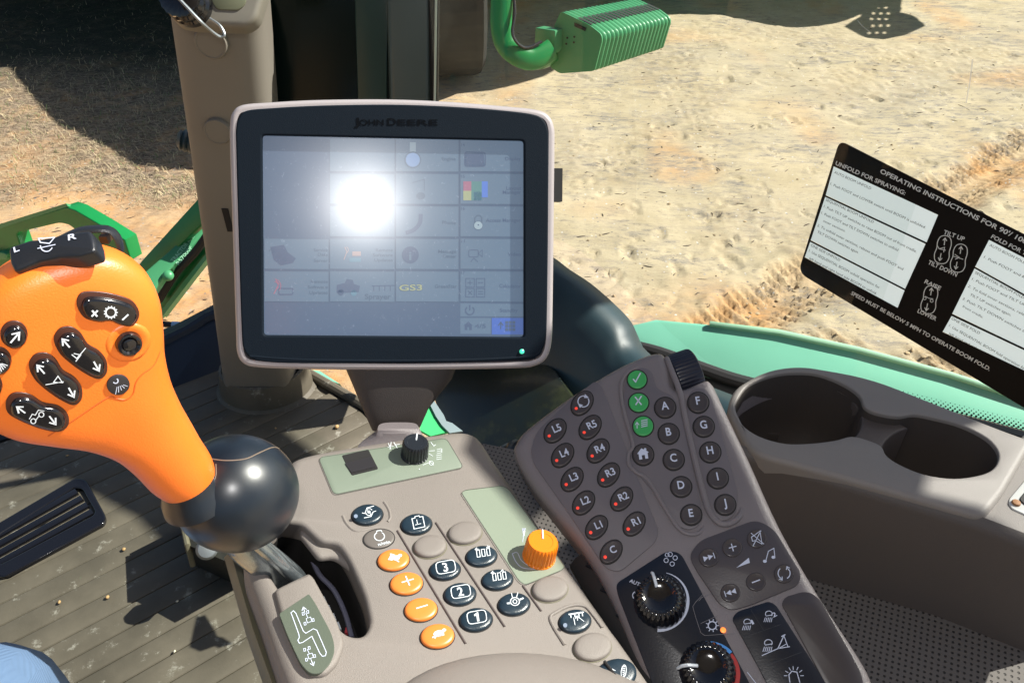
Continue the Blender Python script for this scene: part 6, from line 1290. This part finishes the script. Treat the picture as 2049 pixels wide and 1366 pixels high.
# collar between grip and ball
mb = MB(); ce = L
c0_ = GP.hit(381, 971); dv = (GP.hit(381, 971) - GP.hit(345, 905)).normalized(); Fc = frame(c0_ - dv * .002, dv)
lathe(mb, Fc, [(.0155, -.003), (.0165, .001), (.0172, .004), (.0190, .008), (.0200, .014)], 48); mb.build('boot_collar', M['ball'], t, angle=60)
mb = MB(); lobe = at(392, 1022, .468); L = []
# chrome lever below the ball
mb = MB(); lev = [at(478, 1070, .512), at(500, 1098, .520), at(545, 1135, .534), at(572, 1158, .543), at(585, 1176, .550)]
mb.tube(cat(lev, 5, False), [(.0125, .0070)] * 21, 20, flat=(1, .4, .3)); mb.build('lever_arm', M['chrome'], t)
mb = MB(); lev = [at(500, 1074, .508), at(545, 1112, .520), at(580, 1146, .532), at(598, 1160, .538)]
mb.tube(cat(lev, 5, False), [(.0046, .0042)] * 16, 16); mb.build('lever_rod', M['chrome'], t)
# pedestal bracket on the floor below the ball
t = thing('floor_bracket', 'dark olive metal bracket with a round bolt standing on the mat below the lever', 'bracket', FL.hit(400, 1180))
mb = MB(); f0 = FL.hit(430, 1165); 
base = [FL.hit(*p) for p in ((376, 1050), (386, 1130), (480, 1175), (590, 1120), (520, 1020))]; bh = [Vector((p.x, p.y, .0)) for p in base]; 
topb = [at(356, 1008, 1.47), at(372, 1088, 1.39), at(470, 1130, 1.35), at(560, 1080, 1.39), at(500, 990, 1.48)]
mb.loops([bh, topb], True, True); mb.build('bracket_plate', mat('olive_dark', (.020, .020, .015), .5, var=.2, vscale=12), t, angle=20)
mb = MB(); bt = at(414, 1098, 1.35); lathe(mb, frame(bt, (CAM - bt)), [(.018, -.02), (.018, 0), (.014, .006), (.006, .008)], 24); mb.build('bolt', M['steel'], t)
mb = MB(); mb.tube([at(358, 1010, 1.465), at(375, 1090, 1.385), at(386, 1130, 1.41)], .005, 8); mb.build('bracket_edge', M['olive'], t)
# ================================================================== PERSON: the driver's denim knee
def denim():
    m = mat('light_denim', (.10, .168, .29), .85, var=.12, vscale=12); t_ = m.node_tree; N = t_.nodes; Lk = t_.links; tc = N.new('ShaderNodeTexCoord'); w_ = N.new('ShaderNodeTexWave'); w_.inputs['Scale'].default_value = 260; w_.inputs['Distortion'].default_value = .6; w_.bands_direction = 'DIAGONAL'; Lk.new(tc.outputs['Object'], w_.inputs['Vector'])
    bp = N.new('ShaderNodeBump'); bp.inputs['Strength'].default_value = .5; bp.inputs['Distance'].default_value = .0008; Lk.new(w_.outputs['Fac'], bp.inputs['Height']); Lk.new(bp.outputs[0], N['Principled BSDF'].inputs['Normal']); return m
t = thing('person', 'seated person in light blue jeans, one knee at the lower left corner', 'person', (-.5, .2, .0))
kn = at(-88, 1410, .72)
sk = [kn + Vector((.12, -.42, .02)), kn + Vector((.07, -.22, .01)), kn, kn + Vector((-.01, .045, -.08)), kn + Vector((-.03, .03, -.28)), kn + Vector((-.04, .02, -.50)), Vector((kn.x - .03, kn.y + .10, .06)), Vector((kn.x - .02, kn.y + .20, .045))]
rad = [.095, .085, .072, .066, .062, .055, .045, .035]
me3 = bpy.data.meshes.new('leg'); inv = wm(t).inverted(); me3.from_pydata([inv @ p for p in sk], [(i, i + 1) for i in range(len(sk) - 1)], []); ob = bpy.data.objects.new('leg', me3); COL.objects.link(ob); ob.parent = t
md = ob.modifiers.new('skin', 'SKIN'); 
for i, r_ in enumerate(rad): me3.skin_vertices[0].data[i].radius = (r_, r_)
md.use_smooth_shade = True; s2 = ob.modifiers.new('sub', 'SUBSURF'); s2.levels = 2; s2.render_levels = 2
dg = bpy.context.evaluated_depsgraph_get(); me4 = bpy.data.meshes.new_from_object(ob.evaluated_get(dg)); ob.modifiers.clear(); ob.data = me4; me4.name = 'leg'; me4.materials.clear(); me4.materials.append(denim())
# ================================================================== ABOVE THE VIEW: cab roof, and sheets added to shade the cab
t = thing('cab_roof', 'tan cab roof panel over the driver, above the view', 'roof', (0, 0, 1.78))
mb = MB(); mb.box((-.15, -.35, 1.80), 1.5, 1.5, .06); mb.build('roof_liner', M['tan'], t)
t = thing('rear_wall', 'tan rear wall of the cab behind the driver', 'wall', (0, -1.1, .6))
mb = MB(); mb.box((-.1, -1.12, .55), 1.7, .05, 1.1); mb.build('wall_panel', M['tan'], t)
def occluder(name, label, P, z):  # added thin sheet, outlined from the shade it casts, lifted along the sun
    P = [p + SUN_V * ((z - p.z) / SUN_V.z) for p in P]; c = sum(P, Vector()) / len(P)
    t = thing(name, label, 'visor', c); mb = MB(); mb.loops([P, [p + Vector((0, 0, .002)) for p in P]], True, True); mb.build('visor_panel', M['tan'], t)
TZ = Pl((0, 0, 1), TP.hit(1700, 830)); EDGE = [(1420, 752), (1462, 822), (1508, 918), (1569, 1050), (1648, 1184), (1728, 1308), (1762, 1390), (1800, 1600)]  # EDGE: gap between two added sheets lets sun onto the keypad edge
occluder('sun_visor', 'tan fold down sun visor at the right window, above the view', [KP.hit(*p) for p in [(975, 860), (1120, 1080), (1300, 1366), (1420, 1700)] + [(x - 8, y + 4) for x, y in EDGE[::-1]]] + [TZ.hit(*p) for p in [(1425, 735), (1425, 650), (1330, 600), (1180, 610), (985, 690)]], 1.62)
occluder('side_visor', 'tan side visor beside the fold down one, above the view', [KP.hit(x + 20, y - 9) for x, y in EDGE] + [TZ.hit(*p) for p in [(2000, 1900), (2400, 1300), (2010, 1024), (1850, 985), (1878, 872), (1962, 848), (2000, 800), (1760, 700), (1560, 690), (1500, 790)]], 1.66)
occluder('front_visor', 'tan front roof visor ahead of the side visor, above the view', [FL.hit(*p) for p in [(-300, 905), (0, 942), (130, 962), (270, 1040), (345, 1118), (520, 1200), (760, 1050), (640, 918), (562, 862), (512, 838), (575, 795), (590, 720), (400, 560), (-300, 640)]], 1.70)
